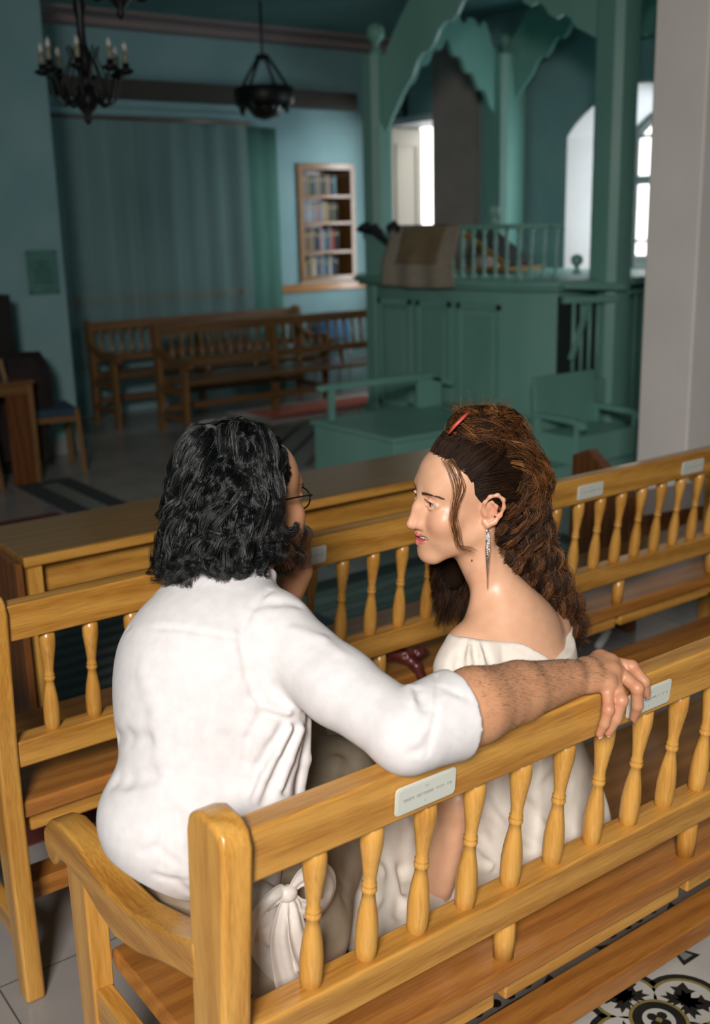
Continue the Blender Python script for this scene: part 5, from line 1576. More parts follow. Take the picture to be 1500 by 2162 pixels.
for (a, c, w_, d_) in (((1.20, 1.13, 0.66), (1.14, 1.12, 0.49), 0.016, -0.010), ((1.30, 1.13, 0.70), (1.20, 1.11, 0.50), 0.015, -0.008), ((1.36, 1.14, 0.66), (1.30, 1.11, 0.48), 0.018, 0.010),
                       ((1.17, 1.16, 0.72), (1.10, 1.15, 0.52), 0.014, 0.010), ((1.44, 1.20, 0.60), (1.35, 1.12, 0.46), 0.016, -0.008), ((0.88, 1.16, 0.50), (1.06, 1.34, 0.60), 0.014, -0.012),
                       ((0.86, 1.24, 0.50), (1.00, 1.40, 0.58), 0.016, 0.012), ((0.94, 1.12, 0.50), (1.08, 1.26, 0.62), 0.014, 0.010), ((1.00, 1.14, 0.48), (1.10, 1.22, 0.62), 0.014, -0.012), ((0.84, 1.20, 0.48), (0.92, 1.36, 0.56), 0.012, -0.010),
                       ((1.38, 1.17, 0.78), (1.26, 1.15, 0.64), 0.012, -0.005), ((1.27, 1.165, 0.80), (1.16, 1.18, 0.70), 0.012, 0.005), ((1.33, 1.17, 0.73), (1.20, 1.16, 0.66), 0.011, -0.005)):
    DR.crease(a, c, w_, d_)
# cut the neckline (a tilted, curved opening) and keep clear of the seat
def neck_fn(P):
    q_ = P - V3(*CH); s_ = q_ @ TY[0]; f_ = q_ @ TY[1]
    zl = 0.874 + 0.80 * np.clip(s_ - 0.01, 0, 0.05) + 0.22 * np.maximum(0, s_ - 0.06) + 0.10 * np.maximum(0, -s_ - 0.06) - 0.10 * np.clip(f_, 0, 0.1) + 0.10 * np.minimum(np.abs(s_), 0.03)
    return (zl - P[..., 2])
def _cut(fn, lo, hi):
    DR.ops.append((lambda P: fn(P), np.array(lo), np.array(hi), 0.003, 'cut'))
_cut(neck_fn, (0.8, 0.9, 0.80), (1.7, 1.7, 1.2))
_cut(lambda P: (P[..., 2] - 0.4635) if False else np.where((P[..., 1] < 1.485) & (P[..., 2] > 0.40), P[..., 2] - 0.4645, 1.0), (0.7, 0.9, 0.30), (1.7, 1.49, 0.50))
_cut(lambda P: np.where((P[..., 1] < 1.55) & (P[..., 2] < 0.47), -1.0 * (1.50 - P[..., 1]), 1.0), (0.7, 0.9, 0.0), (1.7, 1.56, 0.47))
vd, fd = DR.mesh()
vd = smooth_verts(vd, fd, 2, 0.5)
IVORY = noisy(mat('ivory_crepe', (0.74, 0.68, 0.60), 0.75, 0.3, sss=0.05), (0.72, 0.655, 0.575), (0.76, 0.70, 0.62), 40, bump=0.05, bscale=900)
pchild(np_mesh('dress', vd, fd, IVORY))

# ---- hair
def hint(u_, xs, ys): return np.interp(u_, xs, ys)
UK = [-0.365, -0.307, -0.224, -0.156, -0.081, 0.002, 0.035, 0.078, 0.113, 0.14]
FB = [-0.285, -0.280, -0.238, -0.202, -0.176, -0.158, -0.158, -0.140, -0.100, -0.08]
UI = [-0.365, -0.293, -0.236, -0.168, -0.111, -0.060, 0.0, 0.05, 0.14]
FI = [-0.205, -0.145, -0.072, -0.040, -0.014, -0.010, -0.026, -0.025, -0.02]
UH = [-0.06, -0.04, -0.01, 0.010, 0.030, 0.050, 0.070, 0.085, 0.098, 0.110]
FH = [-0.070, -0.050, -0.020, 0.002, 0.018, 0.020, 0.026, 0.046, 0.080, 0.120]
HB = Sculpt(0.004)
HB.ell(HW.w(0, -0.020, 0.044), (0.0695, 0.0862, 0.0783), HW.R, 0.0); HB.ell(HW.w(0, 0.034, 0.050), (0.0560, 0.0470, 0.0475), HW.R, 0.02)
_fc = lambda P: HW.local(P)
HB.ops.append((lambda P: (lambda L_: np.interp(L_[..., 2], UH, FH) - 0.010 - L_[..., 1])(_fc(P)), HW.c - 0.2, HW.c + 0.2, 0.004, 'cut'))
HB.ell(HW.w(0, -0.030, 0.122), (0.046, 0.054, 0.034), HW.R, 0.02)
HB.ell(HW.w(0, -0.105, 0.055), (0.056, 0.046, 0.056), HW.R, 0.03)
HB.chain([HW.w(0.010, -0.110, 0.03), HW.w(0.015, -0.118, -0.08), HW.w(0.010, -0.150, -0.17), HW.w(0.0, -0.215, -0.27)], [0.044, 0.036, 0.028, 0.014], 0.03)
HB.chain([HW.w(-0.066, -0.03, 0.0), HW.w(-0.080, -0.005, -0.10), HW.w(-0.082, -0.015, -0.20)], [0.022, 0.028, 0.024], 0.03)
vh, fh = HB.mesh(); vh = smooth_verts(vh, fh, 2)
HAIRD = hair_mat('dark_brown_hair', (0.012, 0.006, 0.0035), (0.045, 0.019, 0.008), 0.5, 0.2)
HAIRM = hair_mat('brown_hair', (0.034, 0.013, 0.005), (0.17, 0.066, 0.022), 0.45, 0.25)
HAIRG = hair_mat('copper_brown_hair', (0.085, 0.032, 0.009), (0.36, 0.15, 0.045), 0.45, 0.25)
pchild(np_mesh('hair', vh, fh, mat('hair_mass_brown', (0.012, 0.006, 0.003), 0.9, 0.08)))


def scalp(s_, f_, u_, H=HW, k=1.0, c=(0, -0.020, 0.042), r=(0.077, 0.097, 0.088)):
    v = V3(s_ - c[0], f_ - c[1], u_ - c[2]); n_ = np.sqrt(np.sum((v / np.array(r)) ** 2))
    v = v / n_ * k
    return V3(*c) + v


rg = np.random.default_rng(5)
dark, mid, gold = [], [], []
G = lambda pts: [HW.w(*p) for p in pts]
# (a) swept back from the hairline to the knot at the crown
for k in range(520):
    t = rg.uniform(-1, 1); at_ = abs(t)
    u_ = 0.104 - 0.045 * at_ ** 2.0; f_ = np.interp(u_, UH, FH) * 0.98; s_ = 0.074 * math.copysign(at_ ** 0.8, t)
    p0 = scalp(s_, f_ + 0.003, u_ - 0.002, k=1.035)
    p1 = scalp(s_ * 0.95, f_ - 0.040, u_ + 0.026 * (1 - at_) + 0.022 * at_, k=1.055 + rg.uniform(0, 0.03))
    p2 = scalp(s_ * 0.70, f_ - 0.075, 0.120 - 0.02 * at_, k=1.05 + rg.uniform(0, 0.05))
    p3 = V3(s_ * 0.35, -0.065, 0.122) + rg.normal(0, 0.008, 3)
    dark += lock(G([p0, p1, p2, p3]), 7, 28, 0.0045, 0.0012, 0.8, rg, frizz=0.0003)
# temple and side hair drawn back above the ear
for k in range(190):
    t = rg.uniform(0, 1)
    for sx in (1, -1):
        u_ = 0.062 - 0.060 * t; f_ = np.interp(u_, UH, FH)
        p0 = scalp(sx * 0.078, f_, u_, k=1.0)
        p1 = scalp(sx * 0.078, f_ - 0.035, u_ + 0.006, k=1.05)
        p2 = V3(sx * 0.074, -0.070, u_ + 0.004); p3 = V3(sx * 0.066, -0.105, u_ - 0.020 - 0.03 * t)
        dark += lock(G([p0, p1, p2, p3]), 6, 26, 0.0045, 0.0020, 1.3, rg, frizz=0.0005)
# (b) puffed curls of the top knot
for k in range(330):
    a = rg.uniform(0, 2 * math.pi); e_ = rg.uniform(-0.05, 1.0)
    d_ = V3(math.cos(a) * 0.9, math.sin(a), e_); d_ /= np.linalg.norm(d_)
    c = V3(0.0, -0.034, 0.125)
    R_ = V3(0.056, 0.066, 0.054)
    p0 = c + d_ * R_ * 0.55 + rg.normal(0, 0.010, 3)
    p1 = c + d_ * R_ * rg.uniform(0.85, 1.0)
    side = np.cross(d_, [0.2, 0.1, 1]); side /= np.linalg.norm(side) + 1e-6
    if rg.uniform() < 0.5: side = -side
    p2 = c + (d_ * 0.80 + side * 0.55) * R_ * 1.05 + V3(0, -0.010, -0.004)
    p3 = c + (d_ * 0.55 + side * 0.95) * R_ * 0.95 + V3(0, -0.018, -0.012)
    p4 = p3 + V3(0, -0.020, -0.028) + rg.normal(0, 0.006, 3)
    r_ = rg.uniform(); tgt = dark if r_ < 0.25 else mid if r_ < 0.7 else gold
    tgt += lock(G([p0, p1, p2, p3, p4]), 11, 36, 0.0050, 0.0055, 1.8, rg, frizz=0.0006)
# (c) puffed back part and the long fall down the back
for k in range(620):
    u0 = rg.uniform(-0.03, 0.125) if k % 3 else rg.uniform(0.05, 0.13)
    th = math.pi * (rg.uniform(-0.48, 0.1) if k % 3 == 0 else rg.uniform(-0.10, 1.08)); rho = math.sqrt(rg.uniform(0.35, 1.0)) * 1.0
    end = -0.365 + 0.17 * rg.uniform() ** 1.6 if rg.uniform() < 0.8 else rg.uniform(-0.24, -0.12)
    n_ = 7; us = np.linspace(u0, end, n_); pts = []
    lift = 0.012 + 0.010 * rg.uniform()
    for j, u_ in enumerate(us):
        t = j / (n_ - 1)
        fb, fi = np.interp(u_, UK, FB), np.interp(u_, UI, FI)
        fc_, hd = (fb + fi) / 2, (fi - fb) / 2
        hw_ = np.interp(u_, [-0.36, -0.25, -0.12, 0.0, 0.06, 0.12], [0.030, 0.052, 0.070, 0.078, 0.070, 0.040])
        g_ = rho * (0.55 + 0.45 * min(1, t * 3.5))
        pts.append(V3(hw_ * g_ * math.cos(th) - 0.004 * t, fc_ - hd * g_ * math.sin(th) * 1.0 + (0.0 if math.sin(th) > 0 else 0), u_ + (lift * math.sin(min(1, t * 4) * math.pi) if t < 0.25 else 0)) + rg.normal(0, 0.004, 3))
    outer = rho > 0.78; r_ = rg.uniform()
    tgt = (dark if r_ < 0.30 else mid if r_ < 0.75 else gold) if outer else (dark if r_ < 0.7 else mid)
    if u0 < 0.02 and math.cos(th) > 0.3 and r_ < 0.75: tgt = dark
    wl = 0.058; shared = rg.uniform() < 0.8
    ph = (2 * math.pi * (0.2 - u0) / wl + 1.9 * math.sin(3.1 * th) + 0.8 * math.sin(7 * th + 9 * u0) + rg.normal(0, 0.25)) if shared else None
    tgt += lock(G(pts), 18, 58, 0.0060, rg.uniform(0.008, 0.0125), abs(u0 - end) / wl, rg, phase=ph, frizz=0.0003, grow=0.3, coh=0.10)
# large glossy curls over the back puff
for k in range(120):
    u0 = rg.uniform(0.03, 0.105); th = math.pi * rg.uniform(-0.02, 0.75)
    fb, fi = np.interp(u0, UK, FB), np.interp(u0, UI, FI) - 0.01
    fc_, hd = (fb + fi) / 2, (fi - fb) / 2; hw_ = 0.074
    c = V3(hw_ * math.cos(th), fc_ - hd * math.sin(th), u0)
    pts = [c + V3(-0.01 * math.cos(th), 0.022, 0.016), c + V3(0.004, 0.006, 0.012), c + V3(0.008, -0.012, -0.006), c + V3(0.006, -0.014, -0.028), c + V3(0.002, -0.004, -0.045), c + V3(-0.002, 0.008, -0.050)]
    (gold if rg.uniform() < 0.6 else mid).extend(lock(G([p + rg.normal(0, 0.003, 3) for p in pts]), 13, 40, 0.0060, 0.0035, 1.2, rg, frizz=0.0005))
# (d) hair on the far side of the neck
for k in range(170):
    p0 = scalp(-0.076, -0.03, 0.02, k=1.0); x = rg.uniform(-1, 1); z = rg.uniform(-1, 1)
    p1 = V3(-0.086, -0.020 + 0.012 * x, -0.05); p2 = V3(-0.088 + 0.010 * z, -0.004 + 0.030 * x, -0.12)
    p3 = V3(-0.084 + 0.012 * z, -0.010 + 0.036 * x, -0.20); p4 = V3(-0.082 + 0.012 * z, -0.016 + 0.036 * x, -0.255 - 0.060 * rg.uniform())
    (dark if rg.uniform() < 0.7 else mid).extend(lock(G([p0, p1, p2, p3, p4]), 9, 50, 0.0055, 0.006, rg.uniform(3.5, 6), rg, frizz=0.0006))
# (e) loose tendril over the cheek
for k in range(6):
    o_ = V3(0.0, -0.0024 * k, 0)
    pts = [V3(0.052, 0.074, 0.100), V3(0.066, 0.066, 0.082), V3(0.0765, 0.060, 0.048), V3(0.0775, 0.062, 0.015), V3(0.0765, 0.066, -0.012), V3(0.0765, 0.058, -0.045), V3(0.075, 0.050, -0.066), V3(0.074, 0.034, -0.075), V3(0.075, 0.020, -0.082)]
    sh = 1.0 if k < 5 else 0.75
    pts = [p + o_ * (1.8 if j < 3 else 0.8) + rg.normal(0, 0.0012, 3) for j, p in enumerate(pts)]
    if k >= 5: pts = pts[:7]
    gold += lock(G(pts), 5, 60, 0.0024, 0.0014, 2.0, rg, frizz=0.0006)
# flyaway frizz
fly = []
for k in range(900):
    u0 = rg.uniform(-0.34, 0.17)
    if u0 < 0.10:
        th = math.pi * rg.uniform(0.0, 0.8); fb, fi = np.interp(u0, UK, FB), np.interp(u0, UI, FI); hw_ = np.interp(u0, [-0.36, -0.12, 0.0, 0.1], [0.03, 0.07, 0.078, 0.06])
        d_ = V3(math.cos(th), -math.sin(th), rg.normal(0.2, 0.5)); base = V3(hw_ * math.cos(th), (fb + fi) / 2 - (fi - fb) / 2 * math.sin(th), u0)
    else:
        a = rg.uniform(0, 6.28); d_ = V3(0.7 * math.cos(a), 0.7 * math.sin(a), 0.8); base = V3(0, -0.034, 0.125) + d_ * V3(0.056, 0.066, 0.054)
    pts = [base, base + d_ * 0.006 + rg.normal(0, 0.003, 3), base + d_ * 0.011 + rg.normal(0, 0.006, 3), base + d_ * 0.012 + rg.normal(0, 0.010, 3)]
    fly.append(catmull(G(pts), 18))
def put(name, lst, m_, rad):
    byn = {}
    for a in lst: byn.setdefault(58, []).append(a if len(a) == 58 else catmull(a, 58) if False else a[np.round(np.linspace(0, len(a) - 1, min(len(a), 58))).astype(int)])
    groups = {}
    for a in byn[58]: groups.setdefault(len(a), []).append(a)
    big = max(groups)
    P_ = [a if len(a) == big else np.stack([np.interp(np.linspace(0, 1, big), np.linspace(0, 1, len(a)), a[:, d]) for d in range(3)], 1) for a in lst]
    pchild(strands(name, np.array(P_), rad, m_))
put('dark_hair', dark, HAIRD, 0.00040); put('brown_curls', mid, HAIRM, 0.00038); put('copper_curls', gold, HAIRG, 0.00036); put('flyaway_hair', fly, HAIRG, 0.00016)
# hair claw and earring
q = MB(); q.tube([tuple(HW.w(0.022, 0.044, 0.138)), tuple(HW.w(0.026, 0.034, 0.152)), tuple(HW.w(0.028, 0.018, 0.166)), tuple(HW.w(0.024, 0.004, 0.174))], [0.003, 0.0055, 0.0055, 0.003], 8, flat=0.6)
pchild(q.build('hair_clip', mat('coral_clip', (0.50, 0.07, 0.05), 0.35)))
q = MB(); lobe = HW.w(0.081, -0.006, -0.040)
q.lathe([(0.0015, 0), (0.0032, 0.001), (0.0032, 0.003), (0.001, 0.004)], tuple(lobe), tuple(HW.S), 10)
for k in range(7):
    a = (k - 3) * 0.0009; ln = 0.112 - abs(k - 3) * 0.010 - (k % 2) * 0.012
    p0 = lobe + HW.S * 0.003 + HW.F * a; p1 = p0 + V3(0, 0, -0.03) + HW.F * a * 0.6; p2 = lobe + V3(0, 0, -ln) + HW.S * 0.003 + HW.F * a * 0.15
    q.tube([tuple(p0), tuple(p1), tuple(p2)], 0.00062, 5)
SILVER = mat('rhinestone_silver', (0.85, 0.82, 0.78), 0.18, metal=1.0)
_s = SILVER.node_tree
_v = _s.nodes.new('ShaderNodeTexVoronoi'); _v.inputs['Scale'].default_value = 700
_b = _s.nodes.new('ShaderNodeBump'); _b.inputs['Strength'].default_value = 0.8; _b.inputs['Distance'].default_value = 0.001
_t = _s.nodes.new('ShaderNodeTexCoord'); _s.links.new(_t.outputs['Object'], _v.inputs['Vector']); _s.links.new(_v.outputs['Distance'], _b.inputs['Height']); _s.links.new(_b.outputs[0], _s.nodes['Principled BSDF'].inputs['Normal'])
pchild(q.build('earring', SILVER))

# ------------------------------------------------------------ the man
SKIN_M = (0.54, 0.27, 0.145)
HM = Head((0.835, 1.435, 1.180), 15.0, -8.0, 6.0, 0.97)
BMn = Sculpt(0.0024)
sculpt_head(BMn, HM, False)
MY = frame(22, 0, 0); MR = np.array(MY)
def mw(c, a, b, z): return V3(*c) + a * MY[0] + b * MY[1] + V3(0, 0, z)
MNB = V3(0.765, 1.395, 1.075)
BMn.cone(HM.w(0, -0.030, -0.060), MNB, 0.056, 0.060, 0.02)
BMn.cone(MNB, V3(0.73, 1.37, 1.0), 0.065, 0.10, 0.04)
SR = V3(0.770, 1.275, 1.030); SL = V3(0.700, 1.480, 0.955)
BMn.cone(MNB + V3(0, 0, -0.015), SR, 0.040, 0.042, 0.04); BMn.cone(MNB + V3(0, 0, -0.015), SL, 0.040, 0.042, 0.04)
BMn.ell((0.705, 1.355, 0.925), (0.150, 0.100, 0.145), MR, 0.05)
BMn.cone((0.67, 1.335, 0.86), (0.68, 1.31, 0.66), 0.105, 0.10, 0.05)
BMn.ell((0.700, 1.300, 0.585), (0.130, 0.095, 0.095), MR, 0.05)
EL = V3(0.812, 1.012, 0.952); WM = V3(1.128, 1.018, 0.938)
BMn.ell(SR, (0.056, 0.056, 0.056), None, 0.03)
BMn.chain([SR, EL], [0.044, 0.040], 0.015)
BMn.chain([EL, V3(0.86, 1.009, 0.955), V3(0.93, 1.009, 0.957), V3(1.02, 1.014, 0.950), WM], [0.040, 0.043, 0.0525, 0.043, 0.0300], 0.010)
BMn.ell(WM + V3(-0.004, -0.016, 0.010), (0.011, 0.011, 0.011), None, 0.012)
mc = [(1.187, 0.992, 0.9225), (1.212, 1.006, 0.9300), (1.226, 1.022, 0.9345), (1.226, 1.041, 0.9360)]
fg = [[(1.168, 0.972, 0.893), (1.164, 0.975, 0.870), (1.163, 0.983, 0.850)],
      [(1.192, 0.968, 0.902), (1.185, 0.971, 0.873), (1.181, 0.981, 0.848)],
      [(1.231, 0.971, 0.910), (1.235, 0.972, 0.880), (1.242, 0.983, 0.853)],
      [(1.252, 1.000, 0.930), (1.262, 0.982, 0.908), (1.272, 0.985, 0.884)]]
hand(BMn, WM, mc, fg, [V3(1.150, 1.040, 0.930), (1.175, 1.066, 0.915), (1.200, 1.072, 0.896), (1.220, 1.066, 0.880)], None, r=0.0096, pr=0.0150)
for k, m_ in enumerate(mc):      # tendons on the back of the hand
    BMn.crease(WM + (V3(*m_) - WM) * 0.35 + V3(0, 0, 0.012), V3(*m_) + V3(0, 0, 0.010), 0.0042, -0.0013)
# left arm comes up in front of his chest, the loose fist against his neck
LE = V3(0.93, 1.60, 0.86); LW = V3(0.985, 1.535, 1.010)
BMn.chain([SL, LE, LW], [0.052, 0.044, 0.029], 0.02)
lm_ = [(0.975, 1.505, 1.075), (0.988, 1.515, 1.078), (1.000, 1.528, 1.078), (1.010, 1.543, 1.074)]
hand(BMn, LW, lm_, [[(m[0] - 0.026, m[1] - 0.012, m[2] + 0.026), (m[0] - 0.048, m[1] - 0.010, m[2] + 0.022), (m[0] - 0.056, m[1] - 0.004, m[2] + 0.004)] for m in lm_],
     [LW + V3(-0.008, -0.010, 0.01), (0.955, 1.500, 1.045), (0.940, 1.492, 1.068), (0.928, 1.490, 1.086)], None, r=0.0086, pr=0.0125)
# legs, feet
for hp, kn, an in (((0.730, 1.225, 0.565), (1.000, 1.470, 0.590), (1.010, 1.560, 0.10)), ((0.690, 1.390, 0.565), (1.000, 1.640, 0.600), (0.960, 1.740, 0.10))):
    BMn.chain([V3(*hp), V3(*kn)], [0.082, 0.060], 0.03)
    BMn.chain([V3(*kn), V3(an[0], an[1], 0.34), V3(*an)], [0.057, 0.052, 0.036], 0.02)
    BMn.chain([V3(an[0], an[1], 0.06), V3(an[0] + 0.05, an[1] + 0.06, 0.045), V3(an[0] + 0.11, an[1] + 0.12, 0.028)], [0.042, 0.038, 0.026], 0.02)
vm, fm = BMn.mesh(); vm = smooth_verts(vm, fm, 1, 0.4)


def m_extra(P, C):
    L_ = HM.local(P)
    jaw = (L_[:, 2] < -0.035) & (L_[:, 2] > -0.135) & (L_[:, 1] > 0.0) & (np.abs(L_[:, 0]) < 0.08)
    dn = np.linalg.norm(L_ - np.array((0, 0.10, -0.062)), axis=1)
    m = np.where(jaw, np.clip((-0.035 - L_[:, 2]) / 0.03, 0, 1) * 0.55 * (dn > 0.02), 0)
    C = C * (1 - m[:, None]) + np.array((0.07, 0.045, 0.035)) * m[:, None]
    for m_ in mc + [f[0] for f in fg] + [f[2] for f in fg]:      # redder knuckles and finger ends
        d = np.linalg.norm(P - V3(*m_), axis=1); k = (0.55 * np.exp(-(d / 0.013) ** 2))[:, None]
        C = C * (1 - k) + np.array((0.60, 0.20, 0.13)) * k
    return C


MAN = empty('person', (0.65, 1.30, 0.47))
tag(MAN, 'man with wavy black hair in a white shirt, seen from behind, arm along the pew', 'person')
def mchild(o):
    o.parent = MAN; o.location = (-0.65, -1.30, -0.47); return o
SKINM = skin_mat('tan_skin_man', SKIN_M, 0.46)
_before = set(bpy.data.objects)
eyes(HM, None, (0.05, 0.025, 0.012), gaze=(0.0, -0.05))
for o in set(bpy.data.objects) - _before: mchild(o)
NAIL = mat('finger_nail', (0.70, 0.42, 0.34), 0.22, coat=0.4)
for f_ in fg:
    a, b_ = V3(*f_[1]), V3(*f_[2]); d_ = (b_ - a) / np.linalg.norm(b_ - a); up = np.cross(d_, [1, 0, 0]); up /= np.linalg.norm(up)
    if up[1] > 0: up = -up
    sd = np.cross(d_, up)
    c = b_ + up * 0.0062 + d_ * 0.001
    q = MB(); q.grid(lambda u, v: tuple(c + sd * (u - 0.5) * 0.0085 + d_ * (v - 0.5) * 0.0105 - up * (3.0 * ((u - 0.5) * 0.0085) ** 2 * 45 + 0.0006 * (2 * v - 1) ** 2)), 8, 8, thick=0.0006)
    mchild(q.build('finger_nail', NAIL))

# ---- white shirt
SH_ = Sculpt(0.0028)
SH_.ell((0.698, 1.355, 0.925), (0.160, 0.108, 0.155), MR, 0.05)
SH_.cone((0.663, 1.335, 0.88), (0.628, 1.305, 0.74), 0.106, 0.102, 0.06)
SH_.ell((0.622, 1.300, 0.755), (0.130, 0.112, 0.080), MR, 0.05)
SH_.ell((0.590, 1.300, 0.785), (0.09, 0.085, 0.055), MR, 0.04)
SH_.cone(MNB + V3(-0.010, -0.006, -0.036), SR + V3(0, 0, -0.002), 0.054, 0.058, 0.05); SH_.cone(MNB + V3(-0.012, 0.006, -0.040), SL, 0.050, 0.054, 0.05)
SH_.cone(MNB + V3(-0.020, -0.012, -0.06), V3(0.700, 1.35, 0.97), 0.095, 0.115, 0.05)
# collar
for k in range(16):
    a0 = 2 * math.pi * k / 16; a1 = 2 * math.pi * (k + 1) / 16
    cc = MNB + V3(0.002, 0.004, 0.022)
    f0 = lambda a: cc + MY[0] * 0.070 * math.cos(a) + MY[1] * 0.068 * math.sin(a) + V3(0, 0, -0.028 * math.sin(a))
    SH_.cone(f0(a0), f0(a1), 0.0085, 0.0085, 0.010)
# right sleeve along the rail, rolled cuff
SH_.chain([SR + V3(0, 0, -0.004), V3(0.792, 1.138, 0.980), EL + V3(0, 0, -0.002)], [0.058, 0.053, 0.050], 0.02)
SH_.chain([EL + V3(0, 0, -0.002), V3(0.860, 1.009, 0.955)], [0.052, 0.054], 0.015)
ca, cb_ = V3(0.836, 1.009, 0.955), V3(0.889, 1.006, 0.957)
SH_.cone(ca, cb_, 0.0570, 0.0630, 0.006)
# left sleeve
SH_.chain([SL + V3(0, 0, -0.01), LE, V3(0.955, 1.57, 0.93)], [0.056, 0.054, 0.048], 0.03)
# right side panel hanging to the seat, shirt front edge
SH_.chain([V3(0.728, 1.225, 0.90), V3(0.695, 1.205, 0.78), V3(0.670, 1.195, 0.66)], [0.048, 0.036, 0.036], 0.04)
SH_.chain([V3(0.780, 1.26, 0.90), V3(0.748, 1.245, 0.80), V3(0.715, 1.225, 0.70)], [0.024, 0.014, 0.012], 0.02)
for pl_ in (((0.740, 1.190, 0.925), (0.712, 1.190, 0.862), (0.684, 1.186, 0.81), (0.664, 1.186, 0.73)), ((0.764, 1.200, 0.92), (0.742, 1.200, 0.852), (0.722, 1.197, 0.80), (0.700, 1.190, 0.71)), ((0.786, 1.215, 0.90), (0.777, 1.214, 0.842), (0.761, 1.212, 0.79), (0.735, 1.205, 0.71))):
    SH_.chain([V3(*p) for p in pl_], [0.008, 0.0115, 0.0120, 0.011], 0.007)
def cutd(S_, fn, lo, hi, k=0.004): S_.ops.append((lambda P: fn(P), np.array(lo, float), np.array(hi, float), k, 'cut'))
# sleeve and neck openings are hollow so the arm and neck emerge
d_s = (cb_ - ca) / np.linalg.norm(cb_ - ca)
cutd(SH_, lambda P: (lambda ax: np.maximum(np.linalg.norm(P - cb_ - ax[..., None] * d_s, axis=-1) - 0.0545, -(ax + 0.016)))((P - cb_) @ d_s), cb_ - 0.12, cb_ + 0.12, 0.002)
cutd(SH_, lambda P: -((P - cb_) @ (d_s + V3(0, 0, -0.10))), cb_ - 0.12, cb_ + 0.12, 0.001)
SH_.cone(MNB + V3(0.004, 0.004, 0.004), MNB + V3(0.03, 0.02, 0.10), 0.062, 0.075, 0.003, 'cut')
